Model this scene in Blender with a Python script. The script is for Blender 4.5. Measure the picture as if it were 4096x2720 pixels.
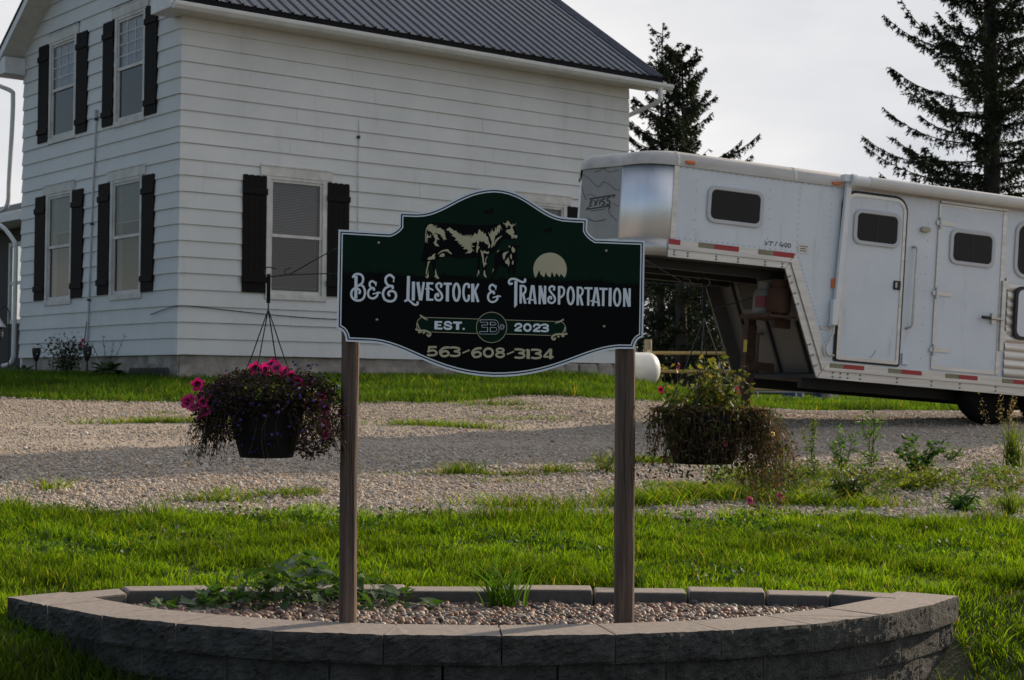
import bpy, bmesh, math, random
import numpy as np
from mathutils import Matrix, Vector
from math import sin, cos, pi, radians, atan2, sqrt
for o in list(bpy.data.objects): bpy.data.objects.remove(o)
scene=bpy.context.scene; C=scene.collection
random.seed(7); rng=np.random.default_rng(11)
# ---------------------------------------------------------------- camera
cam=bpy.data.cameras.new('camera'); cam.sensor_width=36; cam.lens=57.13
cam.clip_start=.05; cam.clip_end=4000
co=bpy.data.objects.new('camera',cam); C.objects.link(co)
co.matrix_world=Matrix.Translation((0,0,1.5))@Matrix.Rotation(radians(90+1.639),4,'X')@Matrix.Rotation(.0085,4,'Z')
scene.camera=co
cam.dof.use_dof=True; cam.dof.focus_distance=7.0; cam.dof.aperture_fstop=11
# ---------------------------------------------------------------- sky, sun, exposure
SUN_AZ=radians(50); SUN_EL=radians(23)
w=bpy.data.worlds.new('World'); scene.world=w; w.use_nodes=True
nt=w.node_tree; nt.nodes.clear(); N=nt.nodes.new; L=nt.links.new
wo=N('ShaderNodeOutputWorld'); bg=N('ShaderNodeBackground'); bg.inputs['Strength'].default_value=.1
sky=N('ShaderNodeTexSky'); sky.sky_type='NISHITA'; sky.sun_disc=False; sky.sun_elevation=SUN_EL; sky.sun_rotation=SUN_AZ
sky.dust_density=1.2; sky.air_density=1.0
tc=N('ShaderNodeTexCoord'); mp=N('ShaderNodeMapping'); mp.inputs['Scale'].default_value=(1,1,2.6)
nz=N('ShaderNodeTexNoise'); nz.inputs['Scale'].default_value=2.2; nz.inputs['Detail'].default_value=7; nz.inputs['Roughness'].default_value=.55
L(tc.outputs['Generated'],mp.inputs['Vector']); L(mp.outputs[0],nz.inputs['Vector'])
cr=N('ShaderNodeValToRGB'); cr.color_ramp.elements[0].position=.34; cr.color_ramp.elements[0].color=(.12,.12,.12,1)
cr.color_ramp.elements[1].position=.64; cr.color_ramp.elements[1].color=(.98,.98,.98,1)
vd=N('ShaderNodeVectorMath'); vd.operation='DOT_PRODUCT'; vd.inputs[1].default_value=(sin(SUN_AZ),cos(SUN_AZ),0)   # a cloud bank lies towards the sun
L(tc.outputs['Generated'],vd.inputs[0])
ma=N('ShaderNodeMath'); ma.operation='MULTIPLY_ADD'; ma.inputs[1].default_value=.42; L(vd.outputs['Value'],ma.inputs[0]); L(nz.outputs['Fac'],ma.inputs[2])
L(ma.outputs[0],cr.inputs['Fac'])
nz2=N('ShaderNodeTexNoise'); nz2.inputs['Scale'].default_value=3.2; nz2.inputs['Detail'].default_value=6
L(mp.outputs[0],nz2.inputs['Vector'])
cc=N('ShaderNodeValToRGB'); cc.color_ramp.elements[0].position=.3; cc.color_ramp.elements[0].color=(5.5,5.7,6.1,1)
cc.color_ramp.elements[1].position=.7; cc.color_ramp.elements[1].color=(8.7,8.5,8.4,1)
L(nz2.outputs['Fac'],cc.inputs['Fac'])
mx=N('ShaderNodeMix'); mx.data_type='RGBA'
L(cr.outputs['Color'],mx.inputs['Factor']); L(sky.outputs[0],mx.inputs[6]); L(cc.outputs['Color'],mx.inputs[7])
L(mx.outputs[2],bg.inputs['Color']); L(bg.outputs[0],wo.inputs['Surface'])
sl=bpy.data.lights.new('sun','SUN'); sl.energy=4.7; sl.angle=radians(2.2); sl.color=(1,.82,.60)
so=bpy.data.objects.new('sun',sl); C.objects.link(so)
sdir=Vector((sin(SUN_AZ)*cos(SUN_EL),cos(SUN_AZ)*cos(SUN_EL),sin(SUN_EL)))
so.rotation_euler=sdir.to_track_quat('Z','Y').to_euler(); so.location=(20,20,20)
vs=scene.view_settings; vs.view_transform='Standard'; vs.look='None'; vs.exposure=.2; vs.gamma=1; vs.use_curve_mapping=False
scene.cycles.max_bounces=8; scene.cycles.transparent_max_bounces=12
# ---------------------------------------------------------------- materials
MATS={}
def mat(name,col,rough=.6,var=.12,scale=6,bump=0,bscale=60,metal=0,spec=.5,col2=None,stretch=None,transl=0,rand=None,attr=False,coat=0,world=False,grime=None):
    if name in MATS: return MATS[name]
    m=bpy.data.materials.new(name); m.use_nodes=True; t=m.node_tree; n=t.nodes; l=t.links
    p=n['Principled BSDF']; p.inputs['Roughness'].default_value=rough; p.inputs['Metallic'].default_value=metal
    p.inputs['Specular IOR Level'].default_value=spec
    if coat: p.inputs['Coat Weight'].default_value=coat
    tc=n.new('ShaderNodeTexCoord'); vec=tc.outputs['Object']
    if world: vec=n.new('ShaderNodeNewGeometry').outputs['Position']
    if stretch:
        mpn=n.new('ShaderNodeMapping'); mpn.inputs['Scale'].default_value=stretch; l.new(vec,mpn.inputs['Vector']); vec=mpn.outputs[0]
    if rand:   # colour by instance
        oi=n.new('ShaderNodeObjectInfo'); r=n.new('ShaderNodeValToRGB'); r.color_ramp.interpolation='LINEAR'
        els=r.color_ramp.elements
        while len(els)<len(rand): els.new(.5)
        for i,c in enumerate(rand): els[i].position=i/(len(rand)-1); els[i].color=(*c,1)
        l.new(oi.outputs['Random'],r.inputs['Fac']); csock=r.outputs['Color']
    elif attr:
        a=n.new('ShaderNodeAttribute'); a.attribute_name='tint'; csock=a.outputs['Color']
    else:
        nz=n.new('ShaderNodeTexNoise'); nz.inputs['Scale'].default_value=scale; nz.inputs['Detail'].default_value=6; nz.inputs['Roughness'].default_value=.62
        l.new(vec,nz.inputs['Vector'])
        r=n.new('ShaderNodeValToRGB'); c2=col2 or tuple(min(1,c*(1+var)) for c in col); c1=tuple(c*(1-var) for c in col) if not col2 else col
        r.color_ramp.elements[0].position=.3; r.color_ramp.elements[0].color=(*c1,1); r.color_ramp.elements[1].position=.7; r.color_ramp.elements[1].color=(*c2,1)
        l.new(nz.outputs['Fac'],r.inputs['Fac']); csock=r.outputs['Color']
    if grime:   # weather streaks and splash stains with shapes of their own
        gm=n.new('ShaderNodeMapping'); gm.inputs['Scale'].default_value=grime[1]; l.new(vec,gm.inputs['Vector'])
        gn=n.new('ShaderNodeTexNoise'); gn.inputs['Scale'].default_value=grime[0]; gn.inputs['Detail'].default_value=8; gn.inputs['Roughness'].default_value=.7; l.new(gm.outputs[0],gn.inputs['Vector'])
        gr=n.new('ShaderNodeValToRGB'); gr.color_ramp.elements[0].position=.56; gr.color_ramp.elements[0].color=(0,0,0,1); gr.color_ramp.elements[1].position=.78; gr.color_ramp.elements[1].color=(grime[3],)*3+(1,); l.new(gn.outputs['Fac'],gr.inputs['Fac'])
        gx=n.new('ShaderNodeMix'); gx.data_type='RGBA'; l.new(gr.outputs['Color'],gx.inputs['Factor']); l.new(csock,gx.inputs[6]); gx.inputs[7].default_value=(*grime[2],1); csock=gx.outputs[2]
    l.new(csock,p.inputs['Base Color'])
    if bump:
        nb=n.new('ShaderNodeTexNoise'); nb.inputs['Scale'].default_value=bscale; nb.inputs['Detail'].default_value=8
        l.new(vec,nb.inputs['Vector']); b=n.new('ShaderNodeBump'); b.inputs['Strength'].default_value=bump; b.inputs['Distance'].default_value=.02
        l.new(nb.outputs['Fac'],b.inputs['Height']); l.new(b.outputs[0],p.inputs['Normal'])
    if transl:
        tr=n.new('ShaderNodeBsdfTranslucent'); mxs=n.new('ShaderNodeMixShader'); mxs.inputs[0].default_value=transl
        g=n.new('ShaderNodeMix'); g.data_type='RGBA'; g.blend_type='MULTIPLY'; g.inputs['Factor'].default_value=1
        l.new(csock,g.inputs[6]); g.inputs[7].default_value=(2.7,2.5,.7,1) if transl>.36 and attr else ((1.9,1.9,.8,1) if attr or transl<.36 else (1.1,.8,1.0,1))
        l.new(g.outputs[2],tr.inputs['Color']); l.new(p.outputs[0],mxs.inputs[1]); l.new(tr.outputs[0],mxs.inputs[2])
        l.new(mxs.outputs[0],n['Material Output'].inputs['Surface'])
    MATS[name]=m; return m
def glass(name,tint=(.02,.02,.02),clear=.55):
    m=bpy.data.materials.new(name); m.use_nodes=True; n=m.node_tree.nodes; l=m.node_tree.links; n.remove(n['Principled BSDF'])
    t=n.new('ShaderNodeBsdfTransparent'); t.inputs[0].default_value=(clear,clear,clear*1.02,1)
    g=n.new('ShaderNodeBsdfGlossy'); g.inputs['Roughness'].default_value=.03
    f=n.new('ShaderNodeFresnel'); f.inputs[0].default_value=1.6
    x=n.new('ShaderNodeMixShader'); l.new(f.outputs[0],x.inputs[0]); l.new(t.outputs[0],x.inputs[1]); l.new(g.outputs[0],x.inputs[2]); l.new(x.outputs[0],n['Material Output'].inputs['Surface'])
    return m
# ---------------------------------------------------------------- mesh helpers
def link(o,parent=None):
    C.objects.link(o)
    if parent is not None: o.parent=parent
    return o
class MB:
    def __init__(s): s.v=[]; s.f=[]; s.mi=[]
    def add(s,vs,fs,mi=0):
        b=len(s.v); s.v+=[tuple(map(float,p)) for p in vs]; s.f+=[[b+i for i in f] for f in fs]; s.mi+=[mi]*len(fs); return s
    def box(s,a,b,mi=0,M=None):
        x0,y0,z0=a; x1,y1,z1=b
        v=[(x0,y0,z0),(x1,y0,z0),(x1,y1,z0),(x0,y1,z0),(x0,y0,z1),(x1,y0,z1),(x1,y1,z1),(x0,y1,z1)]
        if M is not None: v=[M@Vector(p) for p in v]
        return s.add(v,[(0,3,2,1),(4,5,6,7),(0,1,5,4),(1,2,6,5),(2,3,7,6),(3,0,4,7)],mi)
    def hexa(s,v,mi=0): return s.add(v,[(0,3,2,1),(4,5,6,7),(0,1,5,4),(1,2,6,5),(2,3,7,6),(3,0,4,7)],mi)
    def prism(s,pts,y0,y1,mi=0,axis='y'):
        n=len(pts)
        q=lambda p,d: (p[0],d,p[1]) if axis=='y' else ((d,p[0],p[1]) if axis=='x' else (p[0],p[1],d))
        v=[q(p,y0) for p in pts]+[q(p,y1) for p in pts]
        return s.add(v,[list(range(n)),list(range(2*n-1,n-1,-1))]+[(i,i+n,(i+1)%n+n,(i+1)%n) for i in range(n)],mi)
    def tube(s,pts,r,n=8,mi=0,caps=True):
        pts=[Vector(p) for p in pts]; R=r if isinstance(r,(list,tuple)) else [r]*len(pts)
        v=[];f=[];up=None
        for i,p in enumerate(pts):
            d=(pts[min(i+1,len(pts)-1)]-pts[max(i-1,0)])
            if d.length<1e-9: d=Vector((0,0,1))
            d.normalize()
            if up is None: up=Vector((0,0,1)) if abs(d.z)<.9 else Vector((1,0,0))
            a=d.cross(up); 
            if a.length<1e-4: a=d.cross(Vector((0,1,0)))
            a.normalize(); b=a.cross(d); up=b
            for k in range(n):
                t=2*pi*k/n; v.append(p+(a*cos(t)+b*sin(t))*R[i])
        for i in range(len(pts)-1):
            for k in range(n): f.append((i*n+k,i*n+(k+1)%n,(i+1)*n+(k+1)%n,(i+1)*n+k))
        if caps: f.append(list(range(n-1,-1,-1))); f.append([(len(pts)-1)*n+k for k in range(n)])
        return s.add(v,f,mi)
    def lathe(s,prof,n=20,c=(0,0,0),mi=0,axis='z'):
        v=[];f=[]
        for r,z in prof:
            for k in range(n):
                t=2*pi*k/n
                p=(r*cos(t),r*sin(t),z) if axis=='z' else ((z,r*cos(t),r*sin(t)) if axis=='x' else (r*cos(t),z,r*sin(t)))
                v.append((p[0]+c[0],p[1]+c[1],p[2]+c[2]))
        for i in range(len(prof)-1):
            for k in range(n): f.append((i*n+k,i*n+(k+1)%n,(i+1)*n+(k+1)%n,(i+1)*n+k))
        f.append(list(range(n-1,-1,-1))); f.append([(len(prof)-1)*n+k for k in range(n)])
        return s.add(v,f,mi)
    def mesh(s,name,mats,smooth=False):
        me=bpy.data.meshes.new(name); me.from_pydata(s.v,[],s.f)
        for m in (mats if isinstance(mats,(list,tuple)) else [mats]): me.materials.append(m)
        if any(s.mi): me.polygons.foreach_set('material_index',s.mi)
        me.update()
        bm=bmesh.new(); bm.from_mesh(me); bmesh.ops.recalc_face_normals(bm,faces=bm.faces); bm.to_mesh(me); bm.free()
        if smooth: me.shade_smooth() if smooth is True else me.shade_auto_smooth() if hasattr(me,'shade_auto_smooth') else None
        return me
    def build(s,name,mats,parent=None,smooth=False,bevel=0):
        me=s.mesh(name,mats,smooth); o=bpy.data.objects.new(name,me); link(o,parent)
        if bevel:
            b=o.modifiers.new('bevel','BEVEL'); b.width=bevel; b.segments=2; b.limit_method='ANGLE'
        return o
def smooth_by_angle(o,ang=40):
    me=o.data; me.shade_smooth()
    bm=bmesh.new(); bm.from_mesh(me)
    for e in bm.edges: e.smooth=not(len(e.link_faces)==2 and e.calc_face_angle(0)>radians(ang))
    bm.to_mesh(me); bm.free(); return o
def tag(o,label,cat,group=None,kind=None):
    if label: o['label']=label
    if cat: o['category']=cat
    if group: o['group']=group
    if kind: o['kind']=kind
    return o
def empty(name,loc=(0,0,0),rz=0,label=None,cat=None,group=None,parent=None):
    o=bpy.data.objects.new(name,None); link(o,parent); o.location=loc; o.rotation_euler=(0,0,rz); o.empty_display_size=.1
    return tag(o,label,cat,group)
def put(name,me,parent=None,loc=(0,0,0),rot=(0,0,0),scale=(1,1,1)):
    o=bpy.data.objects.new(name,me); link(o,parent); o.location=loc; o.rotation_euler=rot; o.scale=scale; return o
def copy_tree(o,parent=None):
    c=o.copy(); link(c,parent)
    for ch in list(o.children): copy_tree(ch,c)
    return c
def bigmesh(name,verts,faces,mats,tint=None,parent=None,smooth=False):
    """numpy: verts (n,3), faces (m,k) of one size or a list of such arrays"""
    me=bpy.data.meshes.new(name); fs=faces if isinstance(faces,list) else [faces]
    me.vertices.add(len(verts)); me.vertices.foreach_set('co',np.asarray(verts,np.float32).ravel())
    tot=np.concatenate([np.full(len(f),f.shape[1]) for f in fs]); idx=np.concatenate([f.ravel() for f in fs])
    me.loops.add(len(idx)); me.loops.foreach_set('vertex_index',idx.astype(np.int32))
    me.polygons.add(len(tot)); st=np.concatenate([[0],np.cumsum(tot)[:-1]]); me.polygons.foreach_set('loop_start',st.astype(np.int32))
    me.update(calc_edges=True)
    if tint is not None:
        a=me.color_attributes.new('tint','FLOAT_COLOR','POINT'); a.data.foreach_set('color',np.c_[tint,np.ones(len(tint))].astype(np.float32).ravel())
    me.materials.append(mats)
    if smooth: me.shade_smooth()
    o=bpy.data.objects.new(name,me); link(o,parent); return o
def sst(a,b,x):
    t=np.clip((x-a)/(b-a),0,1); return t*t*(3-2*t)
def spline(pts,n=6):
    """Catmull-Rom through points"""
    P=[np.array(p,float) for p in pts]
    if len(P)<3: return P
    closed=np.linalg.norm(P[0]-P[-1])<1e-6
    out=[]
    for i in range(len(P)-1):
        p0=P[i-1] if i>0 else (P[-2] if closed else P[0]); p3=P[i+2] if i+2<len(P) else (P[1] if closed else P[-1])
        for k in range(n):
            t=k/n; out.append(.5*((2*P[i])+(-p0+P[i+1])*t+(2*p0-5*P[i]+4*P[i+1]-p3)*t*t+(-p0+3*P[i]-3*P[i+1]+p3)*t**3))
    out.append(P[-1]); return out
# ---------------------------------------------------------------- the lie of the land
def vnoise(x,y,s):
    return np.sin(x*s+1.3)*np.cos(y*s*1.17+.6)*.5+np.sin(x*s*2.3+y*s*1.9)*.25+np.cos(x*s*4.1-y*s*3.3+2)*.13
def gz(x,y):
    x=np.asarray(x,float); y=np.asarray(y,float)
    zl=.04+.0605*np.minimum(y,26)+.25*sst(26,34,y)*1.0
    zl=np.where(y>26,.04+.0605*26+.05*sst(26,34,y)*(x<1.5),zl)
    yr=np.minimum(y,18.); zr=.04+.0605*yr+.03*sst(18,21,y)
    m=sst(.5,4.4,x-(y-20)*.05)*sst(15,19,y)
    z=zl*(1-m)+zr*m
    far=sst(40,90,y)+sst(25,60,np.abs(x)); far=np.clip(far,0,1)
    z=z*(1-far)+1.15*far
    sh_=.95*sst(.9,2.2,x); z=z-.36*sst(7.25+sh_,5.7+sh_,y)
    z=np.where(y<5.7,np.maximum(z,-.1),z)
    near=sst(60,30,np.hypot(x,y))
    z=z+near*(.02*vnoise(x,y,1.1)+.010*vnoise(x+5,y,3.7))*sst(1.5,3,np.hypot(x,(y-6.9)*1.6))
    return z
def gzf(x,y): return float(gz(x,y))
# ================================================================ ground, driveway, grass
soil=mat('soil_and_thatch',(.030,.040,.012),.95,col2=(.055,.050,.028),scale=9,bump=.5,bscale=40)
def grid_sheet(name,xs,ys,zoff,m):
    X,Y=np.meshgrid(xs,ys); Z=gz(X,Y)+zoff; v=np.c_[X.ravel(),Y.ravel(),Z.ravel()]; nx=len(xs); ny=len(ys)
    i=(np.arange(ny-1)[:,None]*nx+np.arange(nx-1)[None,:]).ravel()
    return bigmesh(name,v,np.c_[i,i+1,i+nx+1,i+nx],m,smooth=True)
xs=np.unique(np.round(np.concatenate([np.linspace(-12,12,121),np.linspace(-60,60,49),np.array([-2500,-1200,-500,-200,-120,120,200,500,1200,2500])]),3))
ys=np.unique(np.round(np.concatenate([np.linspace(0,40,201),np.linspace(40,100,31),np.array([-60,-20,-8,-3,150,250,500,1200,3000])]),3))
# leave a pit under the planter so that its filling is its own
g=grid_sheet('ground',xs,ys,0,soil)
tag(g,'dark soil and thatch under the lawn','ground',kind='structure')
me=g.data; co_=np.empty(len(me.vertices)*3,np.float32); me.vertices.foreach_get('co',co_); co_=co_.reshape(-1,3)
ins=(np.abs(co_[:,0]+.05)<1.85)&(co_[:,1]>6.45)&(co_[:,1]<7.45); co_[ins,2]-=.12
me.vertices.foreach_set('co',co_.ravel()); me.update()
# driveway of crushed limestone: irregular near and far edge
def d_near(x): return 10.35+.12*np.sin(x*1.3)+.10*np.sin(x*3.1+1)+.05*np.sin(x*8.3)+.18*np.exp(-((x-.2)/.9)**2)*-1+.25*np.exp(-((x+.9)/.5)**2)
def d_far(x): return 20.3+.25*np.sin(x*.8+1)+.12*np.sin(x*2.7)+1.4*sst(-1.2,.3,x)+5.0*sst(2.0,6.0,x)
gravel=mat('crushed_limestone_bed',(.26,.21,.165),.9,col2=(.50,.42,.34),scale=45,bump=.8,bscale=55)
nx,ny=240,90
xg=np.linspace(-14,16,nx); tg=np.linspace(0,1,ny)
X=np.repeat(xg[None,:],ny,0); Y=d_near(xg)[None,:]*(1-tg[:,None])+d_far(xg)[None,:]*tg[:,None]
Z=gz(X,Y)+.006+.010*np.sin(tg*pi)[:,None]
i=(np.arange(ny-1)[:,None]*nx+np.arange(nx-1)[None,:]).ravel()
dw=bigmesh('driveway',np.c_[X.ravel(),Y.ravel(),Z.ravel()],np.c_[i,i+1,i+nx+1,i+nx],gravel,smooth=True)
tag(dw,'pale crushed limestone driveway between the lawn and the house','driveway',kind='structure')
# stones, instanced from a handful of shapes
def stone_shapes(name,n,sub,m,flat=.6,rough=.28):
    col=bpy.data.collections.new(name)
    for k in range(n):
        bm=bmesh.new(); bmesh.ops.create_icosphere(bm,subdivisions=sub,radius=.5)
        sx,sy,sz=random.uniform(.8,1.2),random.uniform(.65,1),flat*random.uniform(.8,1.2)
        pl=[(Vector((random.gauss(0,1),random.gauss(0,1),random.gauss(0,1))).normalized(),random.uniform(.30,.44)) for _ in range(6)]
        for v in bm.verts:
            c=v.co.copy()
            for nn,dd in pl:
                e=c.dot(nn)-dd
                if e>0: c-=nn*e*(.85 if rough>.2 else .4)
            v.co=Vector((c.x*sx,c.y*sy,c.z*sz))
        me=bpy.data.meshes.new(name); bm.to_mesh(me); bm.free(); me.materials.append(m)
        if rough<.2: me.shade_smooth()
        col.objects.link(bpy.data.objects.new('stone',me))
    return col
def scatter(name,pts,rot,scl,col,label,cat,m):
    me=bpy.data.meshes.new(name); me.vertices.add(len(pts)); me.vertices.foreach_set('co',np.asarray(pts,np.float32).ravel())
    a=me.attributes.new('rot','FLOAT_VECTOR','POINT'); a.data.foreach_set('vector',np.asarray(rot,np.float32).ravel())
    a=me.attributes.new('scl','FLOAT','POINT'); a.data.foreach_set('value',np.asarray(scl,np.float32))
    me.materials.append(m); me.update()
    o=bpy.data.objects.new(name,me); link(o)
    t=bpy.data.node_groups.new(name+'_scatter','GeometryNodeTree')
    t.interface.new_socket('Geometry',in_out='INPUT',socket_type='NodeSocketGeometry'); t.interface.new_socket('Geometry',in_out='OUTPUT',socket_type='NodeSocketGeometry')
    n=t.nodes; l=t.links; gi=n.new('NodeGroupInput'); go=n.new('NodeGroupOutput')
    ci=n.new('GeometryNodeCollectionInfo'); ci.inputs['Collection'].default_value=col; ci.inputs['Separate Children'].default_value=True; ci.inputs['Reset Children'].default_value=True
    ip=n.new('GeometryNodeInstanceOnPoints'); ip.inputs['Pick Instance'].default_value=True
    ra=n.new('GeometryNodeInputNamedAttribute'); ra.data_type='FLOAT_VECTOR'; ra.inputs['Name'].default_value='rot'
    sa=n.new('GeometryNodeInputNamedAttribute'); sa.data_type='FLOAT'; sa.inputs['Name'].default_value='scl'
    er=n.new('FunctionNodeEulerToRotation')
    ri=n.new('FunctionNodeRandomValue'); ri.data_type='INT'; ri.inputs['Min'].default_value=0 if False else 0
    for s_ in ri.inputs:
        if s_.type=='INT' and s_.name=='Max': s_.default_value=len(col.objects)-1
        if s_.type=='INT' and s_.name=='Min': s_.default_value=0
    l.new(gi.outputs[0],ip.inputs['Points']); l.new(ci.outputs[0],ip.inputs['Instance']); l.new(ra.outputs[0],er.inputs[0]); l.new(er.outputs[0],ip.inputs['Rotation']); l.new(sa.outputs[0],ip.inputs['Scale'])
    l.new([s_ for s_ in ri.outputs if s_.type=='INT'][0],ip.inputs['Instance Index']); l.new(ip.outputs[0],go.inputs[0])
    md=o.modifiers.new('scatter','NODES'); md.node_group=t
    return tag(o,label,cat,kind='stuff')
lime=mat('limestone_chip',None,.85,rand=[(.19,.165,.15),(.42,.36,.31),(.52,.44,.36),(.40,.28,.18),(.62,.57,.51),(.52,.39,.27),(.29,.265,.25),(.46,.34,.24)],bump=.3,bscale=8)
lc=stone_shapes('limestone_shapes',7,1,lime,.62,.3)
n=150000
t=rng.random(n)**1.35; x=rng.uniform(-1,1,n); Yc=10.1+t*14
x=x*(Yc*.335+.35); yn=d_near(x)-.12*rng.random(n)**2; yf=d_far(x)
Yc=np.where(Yc<yn,yn+rng.random(n)*.7,Yc); k=(Yc<yf+.08*rng.random(n)); x,Yc=x[k],Yc[k]
trk=np.exp(-((Yc-15.1-.06*x)/.35)**2)+np.exp(-((Yc-17.0-.06*x)/.4)**2); k=rng.random(len(x))>.6*np.clip(trk,0,1); x,Yc=x[k],Yc[k]; trk=trk[k]   # packed wheel tracks
# windrow of coarser stone along the right, near the weeds
sc=rng.lognormal(math.log(.0195),.36,len(x)); sc*=1+.55*np.exp(-((x-3.3)/1.2)**2-((Yc-12.9)/.8)**2)+.5*np.exp(-((Yc-13.0-.05*x)/.25)**2)*(x>-.3)
sc*=1-.25*np.clip(trk,0,1); sc*=np.where(rng.random(len(x))<.012,2.0,1); sc=np.clip(sc,.010,.085); z=gz(x,Yc)+.008+.010+sc*.10
scatter('driveway_gravel',np.c_[x,Yc,z],rng.uniform(-pi,pi,(len(x),3))*np.array([.12,.12,1]),sc,lc,'loose pale limestone chippings covering the driveway','gravel',lime)
# ---------------------------------------------------------------- grass
def blades(x,y,z,h,w,lean,leandir,tint,rows=3):
    """curved tapering blades as quads + tip"""
    n=len(x); fa=rng.uniform(0,2*pi,n); dx,dy=np.cos(fa)*w/2,np.sin(fa)*w/2
    lx,ly=np.cos(leandir)*lean,np.sin(leandir)*lean
    V=[];T=[]
    for r in range(rows):
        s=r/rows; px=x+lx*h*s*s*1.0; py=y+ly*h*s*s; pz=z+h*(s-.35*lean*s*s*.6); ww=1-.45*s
        V+= [np.c_[px-dx*ww,py-dy*ww,pz],np.c_[px+dx*ww,py+dy*ww,pz]]; T+=[tint*(.55+.5*s)]*2  # tint darkens towards the root: shading between blades put into the colour
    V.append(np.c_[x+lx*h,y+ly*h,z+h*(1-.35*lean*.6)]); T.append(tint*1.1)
    k=2*rows+1; V=np.stack(V,1).reshape(-1,3); T=np.stack(T,1).reshape(-1,3); b=(np.arange(n)*k)[:,None]
    F4=np.concatenate([b+np.array([[2*r,2*r+1,2*r+3,2*r+2]]) for r in range(rows-1)],0); F3=b+np.array([[2*rows-2,2*rows-1,2*rows]])
    return V,F4,F3,T
grassm=mat('grass_blade',None,.7,attr=True,transl=.45,spec=.07)
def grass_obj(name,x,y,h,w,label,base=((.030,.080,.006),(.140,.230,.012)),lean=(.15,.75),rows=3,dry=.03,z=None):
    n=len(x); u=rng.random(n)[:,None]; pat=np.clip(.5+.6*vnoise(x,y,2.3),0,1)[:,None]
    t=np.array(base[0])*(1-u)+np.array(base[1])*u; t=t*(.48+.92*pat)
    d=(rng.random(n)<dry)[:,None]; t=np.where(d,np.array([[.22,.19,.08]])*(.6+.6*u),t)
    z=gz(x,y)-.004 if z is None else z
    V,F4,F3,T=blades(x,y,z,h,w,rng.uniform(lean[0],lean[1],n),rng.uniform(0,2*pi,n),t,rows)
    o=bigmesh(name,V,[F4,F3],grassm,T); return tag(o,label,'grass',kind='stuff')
def in_planter(x,y):
    # inside the lens of the planter wall
    fr=6.14+.30*(np.abs(x+.02)/1.0)**1.75; return (y>fr-.03)&(y<7.74-.05*(x/1.3)**2)&(np.abs(x+.07)<2.12)
n=185000
y=6.2+rng.random(n)**.85*4.5; x=rng.uniform(-1,1,n)*(y*.335+.45)
edge=d_near(x)+.22*vnoise(x,y*0,4)+.16*vnoise(x+9,y,9)+.10*rng.normal(size=n)
k=(y<edge)&~in_planter(x,y); x,y=x[k],y[k]
hh=.72*(.026+.05*np.clip(.5+vnoise(x*1.3,y*1.9,1.7),0,1.4)+.085*np.clip(vnoise(x*1.1+3,y*1.4,6.5)+.05,0,1)+.05*np.clip(vnoise(x+7,y*1.2,15),0,1))*rng.uniform(.5,1.35,len(x)); hh*=1+.5*(rng.random(len(x))<.06)
hh*=1+.5*np.exp(-((y-10.1)/.35)**2)*(np.sin(x*2.1+1)>.1)
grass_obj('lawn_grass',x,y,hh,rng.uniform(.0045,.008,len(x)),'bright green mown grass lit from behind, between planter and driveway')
n=60000
y=3.9+rng.random(n)*2.9; x=rng.uniform(-1,1,n)*(y*.335+.5)
fr=6.14+.30*(np.abs(x+.02)/1.0)**1.75; k=(y<fr-.05)&(np.abs(x)>.6); x,y=x[k],y[k]
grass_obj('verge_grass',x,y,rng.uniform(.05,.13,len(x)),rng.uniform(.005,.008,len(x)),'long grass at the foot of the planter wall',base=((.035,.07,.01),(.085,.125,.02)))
# grass on the bank under the house and behind the trailer
n=90000
x=rng.uniform(-9,11,n); yf=d_far(x); y=yf-.25+rng.random(n)**1.2*8; 
hx=(x+5.2)*.78+(y-25.3)*.6258; hy=-(x+5.2)*.6258+(y-25.3)*.78
k=~((hx>-.05)&(hx<9.6)&(hy>-.05)&(hy<8)) & (np.abs(x)<y*.335+.5) & (y+0*x>yf-.25*rng.random(n)); x,y=x[k],y[k]
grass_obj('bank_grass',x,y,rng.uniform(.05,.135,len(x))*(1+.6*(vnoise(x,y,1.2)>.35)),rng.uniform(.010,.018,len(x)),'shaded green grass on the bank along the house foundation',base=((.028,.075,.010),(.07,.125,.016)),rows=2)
n=45000
y=27+rng.random(n)**1.3*45; x=rng.uniform(-.02,.36,n)*y; hx=(x+5.2)*.78+(y-25.3)*.6258; hy=-(x+5.2)*.6258+(y-25.3)*.78
k=~((hx>-.05)&(hx<9.6)&(hy>-.05)&(hy<8)); x,y=x[k],y[k]
grass_obj('paddock_grass',x,y,rng.uniform(.08,.22,len(x)),rng.uniform(.02,.04,len(x)),'rough green grass of the paddock beyond the pipe fence',base=((.035,.085,.012),(.08,.14,.02)),rows=2)
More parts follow.
